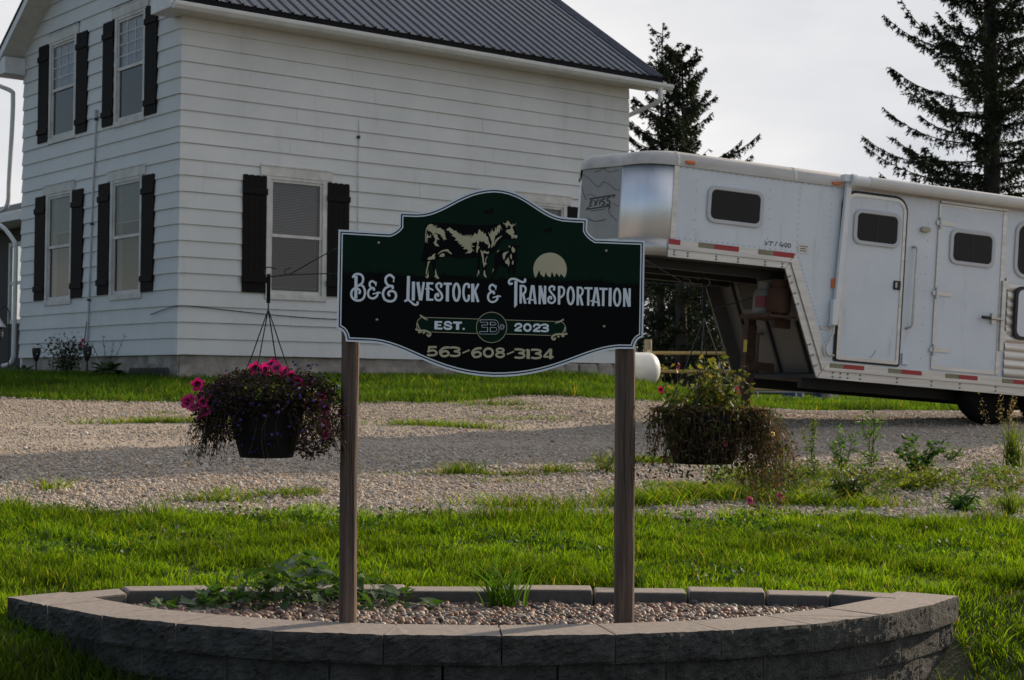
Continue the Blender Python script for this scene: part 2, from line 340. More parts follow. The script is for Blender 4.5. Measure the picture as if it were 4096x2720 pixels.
# sparse tufts that grow through the driveway
tx=[];ty=[];th=[]
for px,py,rx_,ry_,cnt,h in [(-3.64,16.98,.9,.10,900,.10),(-2.5,17.0,.5,.10,400,.09),(-3.2,11.34,.14,.10,60,.14),(-1.97,11.22,.12,.08,60,.10),(-1.6,11.13,.3,.10,240,.09),(-.95,17.0,.5,.10,420,.10),(-.45,16.8,.5,.10,350,.10),(.1,17.9,.7,.12,200,.08),(-.39,12.62,.22,.12,260,.13),(0.,12.55,.35,.08,300,.07),(.35,12.75,.2,.10,190,.10),(.02,12.2,.35,.05,120,.06),(1.15,13.5,.45,.12,700,.09),(1.25,11.95,.4,.10,500,.07),(.75,12.9,.12,.1,60,.18),(-1.38,11.27,.12,.1,110,.08),(-.9,12.6,.3,.06,70,.05),(-3.9,18.2,.2,.08,80,.07),(2.35,10.85,.35,.15,350,.12),(1.9,11.0,.4,.18,700,.14),(1.3,11.2,.5,.18,900,.14),(.9,10.9,.35,.2,700,.15),(2.9,12.15,.45,.12,260,.10),(.1,10.75,.5,.12,400,.13),(-2.0,10.85,.35,.1,250,.10),(2.1,12.5,.5,.15,500,.16),(2.6,12.4,.7,.25,260,.12),(3.1,12.3,.8,.2,180,.09),(3.4,11.0,.5,.2,300,.10),(4.0,11.6,.5,.2,200,.10),(2.2,11.8,.6,.2,420,.10),(1.6,11.6,.5,.2,420,.10),(3.9,12.9,.4,.1,120,.12),(-3.0,12.8,.5,.08,60,.05),(-.2,20.0,.6,.15,300,.12),(.1,19.2,.5,.08,160,.08)]:
    a=rng.normal(size=cnt)*rx_*.5; b=rng.normal(size=cnt)*ry_*.5
    tx.append(px+a); ty.append(py+b); th.append(h*rng.uniform(.5,1.3,cnt))
x=np.concatenate(tx); y=np.concatenate(ty); h=np.concatenate(th)
grass_obj('driveway_tufts',x,y,h,rng.uniform(.006,.011,len(x)),'sparse green tufts growing through the gravel driveway',lean=(.4,1.2),dry=.12)
# printed artwork of the sign, in tenths of a millimetre on the face of the board
OUTLINE=[(-6199,21182),(-4167,21104),(-4049,21158),(-3949,21219),(-3867,21286),(-3803,21361),(-3797,21932),(-3092,21923),(-2834,21946),(-2591,22003),(-2359,22088),(-2134,22192),(-1910,22311),(-1683,22437),(-1448,22565),(-1201,22686),(-937,22796),(-651,22886),(-339,22951),(4,22984),(346,22963),(654,22902),(934,22808),(1191,22690),(1430,22555),(1658,22413),(1880,22271),(2102,22137),(2328,22020),(2565,21928),(2819,21869),(3095,21852),(3837,21826),(3822,21361),(3874,21266),(3951,21177),(4052,21095),(4178,21019),(6204,20980),(6161,17043),(6062,17020),(5978,16975),(5909,16907),(5855,16817),(5815,16704),(5791,16569),(5173,16568),(4858,16532),(4552,16470),(4250,16386),(3947,16285),(3641,16172),(3327,16051),(2999,15928),(2655,15806),(2291,15691),(1901,15588),(1482,15501),(1030,15435),(541,15394),(11,15384),(-516,15417),(-999,15482),(-1441,15574),(-1849,15686),(-2227,15812),(-2580,15948),(-2914,16088),(-3232,16227),(-3541,16357),(-3844,16475),(-4147,16574),(-4455,16649),(-4772,16695),(-5104,16705),(-5867,16732),(-5875,16872),(-5904,16990),(-5953,17087),(-6023,17162),(-6113,17215),(-6224,17246)]
JAG=[(-6131,19377),(-6061,19473),(-6073,19375),(-5960,19613),(-5992,19373),(-5901,19611),(-5900,19372),(-5820,19504),(-5839,19373),(-5742,19552),(-5760,19375),(-5659,19554),(-5700,19378),(-5616,19474),(-5623,19382),(-5556,19454),(-5567,19386),(-5474,19624),(-5477,19392),(-5400,19523),(-5391,19399),(-5286,19578),(-5295,19407),(-5189,19586),(-5215,19414),(-5130,19510),(-5157,19419),(-5091,19514),(-5092,19424),(-4984,19603),(-4999,19430),(-4904,19609),(-4928,19434),(-4848,19566),(-4856,19438),(-4770,19534),(-4771,19440),(-4695,19512),(-4671,19441),(-4595,19537),(-4602,19441),(-4468,19680),(-4522,19439),(-4449,19535),(-4423,19434),(-4354,19566),(-4367,19431),(-4291,19610),(-4276,19424),(-4162,19603),(-4221,19419),(-4114,19598),(-4127,19409),(-4063,19481),(-4038,19399),(-3932,19579),(-3969,19391),(-3889,19523),(-3868,19378),(-3812,19510),(-3810,19371),(-3717,19610),(-3747,19364),(-3662,19543),(-3681,19356),(-3600,19429),(-3612,19348),(-3511,19481),(-3516,19339),(-3427,19518),(-3422,19331),(-3319,19510),(-3340,19325),(-3243,19564),(-3240,19320),(-3136,19560),(-3157,19318),(-3069,19414),(-3083,19317),(-3003,19449),(-3004,19318),(-2931,19390),(-2903,19320),(-2847,19452),(-2821,19324),(-2774,19420),(-2738,19329),(-2649,19508),(-2641,19336),(-2515,19575),(-2552,19342),(-2489,19415),(-2453,19351),(-2372,19423),(-2388,19356),(-2302,19536),(-2306,19363),(-2245,19459),(-2238,19368),(-2142,19501),(-2171,19373),(-2094,19553),(-2079,19379),(-1954,19619),(-2019,19382),(-1916,19621),(-1928,19385),(-1868,19481),(-1842,19386),(-1801,19458),(-1773,19386),(-1685,19519),(-1708,19385),(-1661,19481),(-1619,19382),(-1533,19479),(-1544,19378),(-1463,19475),(-1489,19375),(-1430,19471),(-1395,19367),(-1294,19607),(-1328,19361),(-1254,19434),(-1258,19354),(-1194,19450),(-1179,19345),(-1101,19478),(-1095,19335),(-1019,19468),(-1022,19326),(-942,19506),(-967,19320),(-827,19561),(-893,19311),(-847,19407),(-817,19302),(-678,19543),(-737,19293),(-652,19390),(-642,19283),(-580,19416),(-577,19278),(-497,19351),(-489,19271),(-402,19368),(-392,19266),(-297,19506),(-315,19263),(-271,19335),(-247,19262),(-186,19334),(-173,19261),(-75,19502),(-113,19262),(3,19503),(-22,19264),(45,19397),(38,19267),(82,19339),(130,19272),(214,19369),(184,19275),(319,19517),(241,19279),(309,19412),(324,19286),(438,19527),(401,19292),(478,19365),(492,19300),(534,19372),(550,19305),(627,19378),(608,19309),(725,19550),(670,19314),(723,19386),(755,19320),(863,19561),(822,19323),(899,19456),(882,19326),(953,19399),(954,19329),(1018,19402),(1011,19330),(1113,19511),(1103,19331),(1206,19512),(1159,19330),(1235,19511),(1243,19328),(1320,19461),(1331,19324),(1405,19505),(1396,19320),(1486,19453),(1454,19316),(1538,19497),(1514,19311),(1596,19384),(1587,19304),(1719,19546),(1654,19297),(1761,19479),(1754,19286),(1886,19528),(1840,19276),(1924,19409),(1900,19268),(2028,19510),(1977,19259),(2059,19356),(2034,19252),(2097,19325),(2120,19242),(2202,19423),(2176,19236),(2213,19309),(2236,19230),(2350,19412),(2336,19221),(2445,19463),(2395,19217),(2514,19459),(2484,19211),(2547,19284),(2544,19208),(2641,19450),(2614,19206),(2717,19448),(2672,19205),(2748,19303),(2749,19205),(2835,19387),(2832,19206),(2916,19340),(2934,19210),(3032,19391),(3035,19215),(3150,19397),(3137,19221),(3244,19403),(3228,19228),(3356,19471),(3290,19233),(3408,19415),(3352,19238),(3413,19312),(3430,19245),(3571,19488),(3514,19252),(3565,19349),(3605,19259),(3678,19356),(3675,19263),(3761,19361),(3756,19268),(3846,19402),(3852,19272),(3989,19515),(3935,19274),(4036,19408),(4005,19274),(4086,19408),(4078,19274),(4151,19371),(4145,19273),(4257,19455),(4207,19270),(4315,19453),(4272,19267),(4408,19510),(4367,19261),(4463,19503),(4470,19252),(4549,19326),(4545,19245),(4604,19318),(4611,19238),(4687,19336),(4704,19228),(4787,19301),(4800,19216),(4889,19314),(4893,19205),(4948,19302),(4983,19194),(5064,19268),(5050,19186),(5102,19259),(5126,19178),(5169,19251),(5194,19171),(5254,19305),(5271,19165),(5330,19298),(5343,19159),(5436,19342),(5402,19156),(5534,19399),(5481,19152),(5553,19249),(5542,19150),(5603,19283),(5618,19148),(5736,19331),(5718,19148),(5781,19222),(5807,19150),(5902,19284),(5877,19152),(5940,19286),(5978,19157),(6070,19292),(6060,19163),(6130,19236),(6166,19215)]
MOON=[(1722,19391),(1678,19478),(1648,19571),(1631,19667),(1628,19765),(1640,19862),(1666,19957),(1704,20047),(1756,20130),(1819,20206),(1893,20272),(1975,20327),(2064,20370),(2158,20399),(2256,20415),(2355,20417),(2452,20405),(2547,20379),(2637,20339),(2720,20287),(2795,20224),(2860,20150),(2913,20068),(2953,19979),(2981,19885),(2994,19789),(2993,19691),(2978,19594),(2948,19500),(2906,19411),(2882,19432),(2748,19585),(2706,19441),(2566,19606),(2495,19425),(2384,19663),(2325,19410),(2204,19480),(2142,19629),(2071,19418),(1931,19524),(1869,19714),(1751,19425)]
BIRDS=[[(-456,22064),(-228,22081),(-49,22204),(12,22074),(-60,22012),(2,21882),(-155,21963),(-317,21935)],[(1982,21360),(2189,21375),(2351,21487),(2407,21369),(2342,21313),(2397,21195),(2255,21268),(2108,21244)]]
SCREWS=[(-4605,20681),(-4643,17609),(4602,20533),(4538,17462)]
COW_DARK=[[(-2754,21448),(-2628,21514),(-2458,21549),(-1777,21521),(-1137,21470),(-282,21488),(254,21542),(361,21608),(532,21687),(705,21583),(920,21588),(856,21458),(989,21097),(926,20925),(689,20920),(410,20915),(261,20719),(134,20546),(7,20373),(-164,20284),(-226,20113),(-267,19856),(-286,19642),(-262,19366),(-391,19428),(-440,20066),(-526,20171),(-544,19745),(-563,19467),(-659,19423),(-633,20169),(-1124,20118),(-1444,20112),(-1764,20191),(-1977,20166),(-2294,20033),(-2312,19693),(-2181,19291),(-2351,19331),(-2462,19817),(-2549,19965),(-2609,19603),(-2585,19306),(-2712,19304),(-2697,19919),(-2760,19918),(-2909,19958),(-2829,20448),(-2747,20747)],[(51,20288),(242,20484),(586,20469),(713,20643),(605,20705),(799,20687),(928,20689),(1121,20672),(951,20476),(954,20091),(895,19492),(809,19490),(763,19767),(637,19488),(570,19764),(247,19865),(79,19478),(-50,19519),(33,19904)]]
COW_LIGHT=[[(-2752,20746),(-2744,21087),(-2721,21278),(-2648,21418),(-2564,21477),(-2415,21459),(-2457,21394),(-2266,21415),(-2360,21324),(-2105,21333),(-2126,21290),(-1987,21240),(-2008,21208),(-1940,21145),(-1994,21102),(-1922,21039),(-1960,21017),(-1888,20859),(-1975,20879),(-2000,20814),(-2033,20909),(-2091,20940),(-2027,20963),(-2134,21003),(-2113,21057),(-2241,21097),(-2369,21126),(-2411,21051),(-2442,21008),(-2464,21113),(-2561,21186),(-2667,21205),(-2634,21301),(-2693,21236),(-2713,21087),(-2722,20747)],[(-2688,20716),(-2702,20917),(-2677,21130),(-2644,21046),(-2601,20987),(-2554,20973),(-2539,21101),(-2512,21006),(-2533,20925),(-2639,20940),(-2655,20876),(-2662,20712)],[(-2390,21104),(-2262,21054),(-2240,20948),(-2164,20843),(-2260,20873),(-2281,20798),(-2308,20734),(-2237,20671),(-2177,20577),(-2279,20596),(-2343,20606),(-2375,20690),(-2422,20732),(-2366,20775),(-2345,20882),(-2410,20987)],[(-1902,21231),(-1881,21295),(-1776,21355),(-1679,21299),(-1604,21226),(-1487,21229),(-1497,21165),(-1390,21146),(-1432,21091),(-1272,21116),(-1325,21030),(-1165,21054),(-1228,20978),(-1080,21088),(-1111,20991),(-963,21101),(-1026,20982),(-866,21092),(-929,20931),(-813,21061),(-739,21169),(-706,21085),(-632,21139),(-601,21279),(-558,21305),(-493,21196),(-418,21218),(-396,21112),(-321,21156),(-299,21050),(-224,20998),(-190,20839),(-146,20712),(-85,20606),(-61,20799),(-171,21074),(-215,21201),(-117,21107),(-130,21267),(-81,21161),(-66,21354),(-18,21205),(59,21260),(62,21420),(117,21304),(148,21443),(265,21510),(364,21277),(281,21393),(236,21146),(197,21252),(151,21102),(70,21057),(41,20886),(25,20715),(-70,20564),(-124,20659),(-166,20540),(-220,20582),(-193,20685),(-318,20730),(-404,20835),(-489,20790),(-554,20874),(-606,20703),(-616,20596),(-541,20608),(-615,20489),(-646,20340),(-689,20403),(-680,20595),(-649,20702),(-689,20872),(-707,20786),(-906,20740),(-831,20688),(-948,20654),(-744,20615),(-904,20569),(-759,20391),(-850,20459),(-881,20367),(-977,20323),(-1041,20349),(-1147,20298),(-999,20450),(-1106,20506),(-1160,20479),(-1213,20510),(-1161,20586),(-1310,20604),(-1247,20669),(-1407,20687),(-1343,20731),(-1461,20771),(-1387,20816),(-1568,20844),(-1494,20920),(-1687,21033),(-1624,21066),(-1763,21159),(-1796,21223)],[(26,20608),(36,20736),(88,20887),(173,20974),(259,21018),(355,21095),(302,20998),(195,20910),(110,20802)],[(382,21609),(447,21557),(511,21579),(554,21676),(618,21646),(684,21540),(770,21499),(759,21574),(835,21479),(760,21424),(804,21307),(863,21180),(801,21175),(842,21094),(956,21107),(968,21032),(936,20968),(871,20966),(821,21047),(807,20965),(732,20964),(720,21070),(623,21133),(482,21247),(557,21259),(514,21312),(643,21325),(707,21391),(663,21471),(602,21500),(556,21398),(513,21387),(491,21493),(404,21545)],[(835,21511),(888,21576),(909,21566),(867,21490)],[(-2244,20257),(-2212,20321),(-2086,20419),(-1959,20464),(-1831,20477),(-1766,20393),(-1670,20310),(-1680,20267),(-1766,20319),(-1873,20391),(-2000,20399),(-2127,20333)],[(-2179,20173),(-2148,20248),(-2042,20314),(-1957,20283),(-1977,20187),(-2062,20169)],[(-2656,20048),(-2614,20133),(-2487,20178),(-2424,20264),(-2329,20298),(-2360,20202),(-2338,20138),(-2380,20052),(-2444,20073),(-2528,20039)],[(-2634,19974),(-2538,19986),(-2590,19879),(-2631,19708),(-2661,19559),(-2671,19442),(-2713,19452),(-2704,19601),(-2653,19814)],[(-2609,19645),(-2603,19454),(-2585,19370),(-2627,19295),(-2701,19287),(-2648,19326),(-2744,19356),(-2670,19400),(-2629,19496)],[(-2323,19682),(-2290,19566),(-2268,19460),(-2203,19355),(-2170,19302),(-2308,19268),(-2245,19322),(-2362,19352),(-2331,19459),(-2343,19543)],[(-518,20427),(-487,20492),(-460,20396),(-358,20452),(-272,20400),(-165,20423),(-207,20316),(-411,20361),(-394,20238),(-372,20110),(-386,20024),(-353,19950),(-332,20004),(-312,20132),(-228,20251),(-244,20176),(-294,20069),(-302,19966),(-257,19920),(-348,19850),(-362,19758),(-395,19854),(-429,20002),(-452,20173)],[(-372,19662),(-334,19663),(-317,19514),(-263,19387),(-316,19365),(-392,19470)],[(-607,19658),(-569,19659),(-552,19489),(-602,19526),(-637,19402),(-659,19434),(-628,19530)],[(735,20557),(777,20644),(821,20580),(886,20518),(865,20410),(780,20387),(740,20493)],[(610,20673),(670,20663),(692,20589),(638,20609)],[(372,20294),(414,20381),(564,20426),(639,20459),(501,20297),(460,20125),(406,20103)],[(471,20040),(546,20105),(609,20213),(643,20086),(665,19979),(623,19808),(590,19914),(504,19944)],[(673,20278),(737,20344),(760,20130),(696,20151)],[(761,20024),(825,20089),(816,19918),(762,19906)],[(136,20354),(178,20462),(263,20484),(189,20419)],[(-28,19530),(-9,19733),(30,19712),(-8,19605)]]
NAME_STROKES=[([(-5486,19349),(-5489,18444)],105),([(-5602,19306),(-5535,19395),(-5413,19425),(-5290,19394),(-5215,19299),(-5205,19176),(-5245,19065),(-5326,18995),(-5426,18936)],88),([(-5326,19003),(-5203,18929),(-5132,18765),(-5131,18600),(-5197,18449),(-5306,18378),(-5415,18363),(-5551,18402),(-5648,18510),(-5668,18633),(-5637,18757),(-5556,18835),(-5461,18842),(-5365,18803),(-5321,18735),(-5342,18666)],88),([(-4680,19124),(-4705,18950)],44),([(-4718,19068),(-4809,19141),(-4891,19131),(-4942,19056),(-4930,18947),(-4852,18874),(-4778,18867),(-4769,18804)],83),([(-4852,18874),(-4961,18795),(-5003,18671),(-4974,18534),(-4870,18462),(-4747,18475),(-4652,18553),(-4620,18649)],83),([(-4795,18639),(-4680,18673),(-4599,18707),(-4516,18687)],55),([(-3970,19333),(-3995,19118)],50),([(-4008,19311),(-4113,19400),(-4209,19384),(-4304,19287),(-4308,19149),(-4246,19026),(-4136,18968),(-4040,18961),(-4025,18892)],94),([(-4136,18968),(-4313,18874),(-4402,18722),(-4400,18570),(-4322,18420),(-4157,18354),(-3993,18384),(-3898,18509),(-3899,18647),(-3969,18742),(-4079,18768),(-4174,18725),(-4201,18642),(-4159,18588)],94),([(-3399,19376),(-3416,18407)],105),([(-3520,18377),(-3416,18420),(-3306,18353),(-3195,18258),(-3098,18224),(-3024,18261),(-3025,18330)],83),([(-3198,19153),(-3202,18410)],105),([(-3253,19136),(-3135,19135)],39),([(-3257,18420),(-3141,18419)],39),([(-3025,19140),(-2913,18414)],105),([(-2785,19144),(-2888,18414)],94),([(-2625,19135),(-2623,18402)],105),([(-2666,19096),(-2412,19095)],83),([(-2697,18875),(-2568,18899),(-2429,18835)],61),([(-2668,18445),(-2398,18444)],83),([(-2094,18973),(-2078,19061),(-2178,19109),(-2274,19044),(-2270,18942),(-2181,18817),(-2083,18697),(-2046,18565),(-2094,18459),(-2191,18422),(-2296,18465),(-2325,18583),(-2279,18666),(-2207,18667),(-2212,18604)],88),([(-1990,19090),(-1663,19087)],94),([(-1832,19079),(-1837,18389)],105),([(-1892,18402),(-1776,18401)],39),([(-1350,18761),(-1353,18686),(-1361,18614),(-1375,18550),(-1394,18497),(-1416,18456),(-1442,18431),(-1469,18422),(-1496,18430),(-1522,18454),(-1545,18494),(-1565,18547),(-1580,18611),(-1590,18682),(-1594,18757),(-1592,18832),(-1583,18903),(-1569,18968),(-1551,19021),(-1528,19062),(-1502,19087),(-1475,19096),(-1448,19088),(-1422,19063),(-1399,19024),(-1379,18971),(-1364,18907),(-1354,18836),(-1350,18761)],100),([(-975,18974),(-976,19065),(-1076,19097),(-1164,19007),(-1195,18758),(-1159,18518),(-1075,18414),(-982,18476),(-972,18623)],91),([(-821,19109),(-814,18379)],111),([(-590,19113),(-762,18751)],83),([(-741,18834),(-592,18377)],100),([(131,19058),(104,18883)],44),([(92,19002),(0,19076),(-84,19066),(-136,18990),(-124,18880),(-45,18806),(30,18799),(39,18735)],83),([(-45,18806),(-156,18727),(-199,18601),(-170,18463),(-64,18390),(61,18403),(158,18482),(191,18580)],83),([(12,18569),(129,18604),(212,18638),(296,18617)],55),([(926,19253),(921,18258)],104),([(926,18290),(882,18190)],62),([(756,19141),(680,19124),(640,19197),(679,19296),(807,19335),(951,19306),(1083,19243),(1202,19211),(1293,19241),(1298,19312)],88),([(1124,19087),(1125,18345)],99),([(1124,19053),(1256,19045),(1322,18947),(1297,18803),(1206,18724),(1127,18696)],83),([(1213,18737),(1314,18342)],99),([(1584,19076),(1472,18334)],93),([(1536,19065),(1678,19062)],47),([(1631,19069),(1727,18333)],99),([(1391,18526),(1483,18558),(1588,18495),(1657,18483)],52),([(1899,19074),(1895,18330)],93),([(1905,19074),(2105,18338)],104),([(2115,19074),(2116,18333)],93),([(2476,18926),(2492,19014),(2392,19062),(2297,18997),(2300,18896),(2389,18772),(2487,18653),(2523,18523),(2475,18419),(2379,18382),(2274,18424),(2245,18541),(2291,18623),(2363,18624),(2358,18561)],83),([(2685,19068),(2686,18323)],99),([(2685,19034),(2823,19023),(2892,18906),(2865,18736),(2773,18630),(2689,18611)],83),([(3283,18690),(3280,18614),(3272,18542),(3258,18478),(3239,18424),(3216,18383),(3190,18357),(3163,18348),(3136,18357),(3110,18381),(3087,18421),(3067,18475),(3052,18539),(3043,18611),(3039,18686),(3042,18762),(3050,18834),(3064,18899),(3083,18953),(3106,18994),(3131,19019),(3158,19028),(3185,19020),(3211,18996),(3235,18955),(3254,18902),(3269,18838),(3279,18766),(3283,18690)],93),([(3452,19054),(3452,18308)],99),([(3452,19020),(3585,19012),(3652,18913),(3626,18769),(3534,18689),(3455,18661)],83),([(3542,18702),(3643,18306)],99),([(3722,19003),(4054,19001)],88),([(3887,19001),(3881,18301)],99),([(4181,19034),(4067,18288)],93),([(4133,19023),(4277,19020)],47),([(4229,19027),(4324,18287)],99),([(3986,18481),(4079,18514),(4185,18450),(4254,18438)],52),([(4338,18987),(4673,18984)],88),([(4500,18984),(4497,18289)],99),([(4784,19033),(4776,18285)],104),([(5192,18659),(5189,18583),(5180,18511),(5166,18446),(5147,18392),(5124,18351),(5099,18325),(5071,18316),(5044,18324),(5018,18349),(4995,18389),(4975,18443),(4960,18507),(4950,18579),(4947,18655),(4949,18731),(4958,18803),(4972,18868),(4991,18923),(5014,18964),(5040,18989),(5067,18998),(5094,18990),(5120,18965),(5144,18925),(5163,18871),(5178,18807),(5188,18735),(5192,18659)],93),([(5365,19024),(5359,18276)],93),([(5370,19024),(5573,18284)],104),([(5584,19025),(5583,18279)],93)]
EST_STROKES=[([(-2275,17589),(-2280,17258)],107),([(-2339,17560),(-2036,17556)],67),([(-2282,17429),(-2077,17426)],62),([(-2342,17294),(-2023,17290)],73),([(-1677,17504),(-1756,17554),(-1868,17552),(-1924,17501),(-1904,17448),(-1797,17424),(-1684,17381),(-1675,17322),(-1753,17285),(-1880,17289),(-1950,17341)],79),([(-1593,17542),(-1244,17538)],84),([(-1413,17544),(-1416,17255)],107),([(-1169,17329),(-1171,17259)],73),([(920,17443),(953,17500),(1066,17521),(1152,17480),(1136,17409),(1011,17337),(921,17266)],79),([(884,17262),(1174,17255)],79),([(1539,17380),(1536,17351),(1527,17323),(1511,17298),(1491,17276),(1466,17260),(1438,17250),(1409,17246),(1380,17249),(1353,17259),(1328,17274),(1307,17295),(1291,17320),(1281,17348),(1278,17377),(1281,17407),(1290,17435),(1306,17460),(1326,17481),(1351,17497),(1378,17507),(1407,17511),(1436,17508),(1464,17499),(1489,17483),(1510,17463),(1526,17438),(1535,17410),(1539,17380)],84),([(1672,17430),(1706,17487),(1819,17508),(1905,17467),(1889,17396),(1764,17324),(1674,17253)],79),([(1637,17249),(1927,17242)],79),([(1990,17485),(2118,17512),(2227,17477),(2227,17409),(2077,17373)],73),([(2105,17374),(2239,17333),(2234,17262),(2121,17233),(1984,17251)],73)]
PHONE_STROKES=[([(-2245,16551),(-2581,16547)],84),([(-2545,16548),(-2557,16383)],84),([(-2579,16374),(-2390,16421),(-2260,16353),(-2259,16269),(-2388,16220),(-2589,16229)],84),([(-1774,16540),(-1942,16524),(-2081,16424),(-2103,16318),(-2029,16207),(-1911,16191),(-1785,16243),(-1778,16336),(-1899,16399),(-2058,16332)],90),([(-1676,16535),(-1522,16543),(-1353,16505),(-1352,16433),(-1520,16389)],84),([(-1506,16389),(-1337,16338),(-1350,16237),(-1518,16201),(-1673,16216)],84),([(-1182,16334),(-1070,16385),(-944,16437)],56),([(-480,16521),(-649,16505),(-789,16405),(-811,16299),(-736,16187),(-618,16172),(-492,16223),(-484,16316),(-606,16379),(-766,16313)],90),([(15,16355),(11,16319),(-2,16284),(-23,16253),(-51,16227),(-84,16207),(-122,16195),(-161,16191),(-201,16194),(-239,16206),(-272,16225),(-301,16250),(-322,16281),(-336,16315),(-341,16351),(-336,16388),(-324,16422),(-303,16453),(-275,16479),(-241,16499),(-204,16512),(-164,16516),(-125,16512),(-87,16501),(-53,16482),(-25,16456),(-3,16426),(10,16391),(15,16355)],95),([(452,16453),(449,16436),(439,16421),(422,16407),(400,16395),(373,16386),(343,16380),(312,16378),(280,16380),(250,16385),(223,16393),(201,16404),(184,16418),(173,16433),(170,16450),(173,16466),(183,16481),(200,16495),(222,16507),(249,16516),(279,16522),(310,16524),(342,16523),(372,16518),(399,16509),(421,16498),(438,16484),(449,16469),(452,16453)],79),([(471,16268),(467,16247),(456,16228),(437,16211),(412,16197),(382,16186),(349,16179),(313,16176),(278,16178),(245,16184),(215,16194),(189,16208),(170,16225),(158,16244),(154,16264),(158,16284),(170,16303),(188,16320),(213,16335),(243,16346),(277,16353),(312,16356),(347,16354),(381,16348),(411,16337),(436,16323),(455,16306),(467,16287),(471,16268)],79),([(609,16297),(722,16349),(849,16401)],56),([(933,16492),(1089,16499),(1260,16462),(1260,16389),(1091,16345)],84),([(1105,16345),(1275,16293),(1262,16192),(1092,16156),(936,16171)],84),([(1450,16498),(1447,16132)],112),([(1345,16463),(1450,16498)],62),([(1379,16139),(1527,16135)],39),([(1606,16483),(1762,16490),(1933,16452),(1934,16379),(1764,16335)],84),([(1778,16335),(1949,16284),(1935,16182),(1765,16146),(1609,16162)],84),([(2360,16536),(2357,16119)],101),([(2348,16530),(2086,16217)],79),([(2066,16212),(2488,16205)],73)]
RIBBON=[[(-2654,17729),(-576,17696),(-598,17114),(-2481,17152),(-2957,17225),(-3051,17453),(-2961,17663)],[(527,17674),(2573,17639),(2859,17573),(2970,17362),(2891,17135),(2364,17072),(546,17106)]]
EMBLEM=[(569,17374),(562,17278),(540,17185),(504,17096),(455,17013),(393,16940),(320,16877),(238,16826),(150,16788),(56,16765),(-39,16756),(-135,16763),(-229,16784),(-318,16819),(-400,16868),(-474,16929),(-537,17001),(-588,17082),(-625,17170),(-649,17263),(-657,17358),(-650,17453),(-629,17546),(-593,17635),(-543,17717),(-482,17791),(-409,17854),(-328,17905),(-239,17943),(-146,17967),(-50,17975),(46,17969),(140,17948),(229,17913),(311,17864),(385,17803),(448,17731),(500,17650),(537,17562),(561,17469),(569,17374)]
GOLD_STROKES=[([(-2626,17729),(-576,17696)],20),([(-2481,17152),(-627,17114)],20),([(527,17674),(2573,17639)],20),([(560,17106),(2378,17072)],20),([(569,17374),(562,17278),(540,17185),(504,17096),(455,17013),(393,16940),(320,16877),(238,16826),(150,16788),(56,16765),(-39,16756),(-135,16763),(-229,16784),(-318,16819),(-400,16868),(-474,16929),(-537,17001),(-588,17082),(-625,17170),(-649,17263),(-657,17358),(-650,17453),(-629,17546),(-593,17635),(-543,17717),(-482,17791),(-409,17854),(-328,17905),(-239,17943),(-146,17967),(-50,17975),(46,17969),(140,17948),(229,17913),(311,17864),(385,17803),(448,17731),(500,17650),(537,17562),(561,17469),(569,17374)],22),([(-2625,17612),(-2654,17710),(-2794,17736),(-2961,17663),(-3052,17481),(-3041,17285),(-2957,17202)],22),([(2546,17540),(2588,17626),(2716,17647),(2874,17573),(2969,17390),(2962,17221)],22),([(-2907,17804),(-2837,17763),(-2766,17708),(-2696,17667)],62),([(2858,17714),(2787,17671),(2702,17627),(2617,17598)],62),([(-3069,17243),(-2957,17202),(-2831,17204),(-2677,17192),(-2522,17110),(-2507,17026),(-2577,16983),(-2620,17039)],73),([(-2984,17118),(-2858,17162)],73),([(-2802,17093),(-2719,17149)],73),([(-3015,17467),(-2986,17356),(-2929,17259)],45),([(3005,17151),(2891,17121),(2749,17133),(2578,17117),(2435,17045),(2413,16960),(2494,16904),(2536,16961)],73),([(2906,17036),(2792,17077)],73),([(2707,17006),(2635,17061)],73),([(2932,17390),(2905,17262),(2848,17177)],45)]
MONO_WHITE=[([(-462,17613),(46,17620),(160,17565),(183,17489),(119,17421)],112),([(-390,17412),(119,17410),(196,17341),(205,17242),(135,17163),(36,17145),(-480,17144)],112),([(-152,17617),(-153,17148)],112),([(373,17391),(266,17389)],65),([(373,17391),(338,17502)],65),([(373,17391),(448,17476)],65),([(373,17391),(481,17380)],65),([(373,17391),(423,17286)],65),([(373,17391),(330,17283)],65)]
MONO_BLACK=[([(-462,17613),(46,17620),(160,17565),(183,17489),(119,17421)],79),([(-390,17412),(119,17410),(196,17341),(205,17242),(135,17163),(36,17145),(-480,17144)],79),([(-152,17617),(-153,17148)],79),([(373,17391),(266,17389)],31),([(373,17391),(338,17502)],31),([(373,17391),(448,17476)],31),([(373,17391),(481,17380)],31),([(373,17391),(423,17286)],31),([(373,17391),(330,17283)],31)]
HOOK_LEFT=[[(-6225,19428),(-6696,19428),(-8204,19349),(-8832,19277),(-8995,19286),(-9097,19387),(-9107,19510),(-9019,19627),(-8898,19645),(-8633,19588)],[(-6237,20489),(-6705,20220),(-8042,19422),(-8184,19370),(-8286,19409),(-8311,19503),(-8247,19583),(-8065,19639)]]
HOOK_RIGHT=[[(6207,19286),(7208,19231),(8688,19147),(8872,19168),(8981,19313),(8888,19455),(8723,19506),(8449,19430)],[(6164,20304),(6511,20095),(7937,19289),(8102,19216),(8186,19318),(8163,19407),(8083,19460),(7900,19482)]]
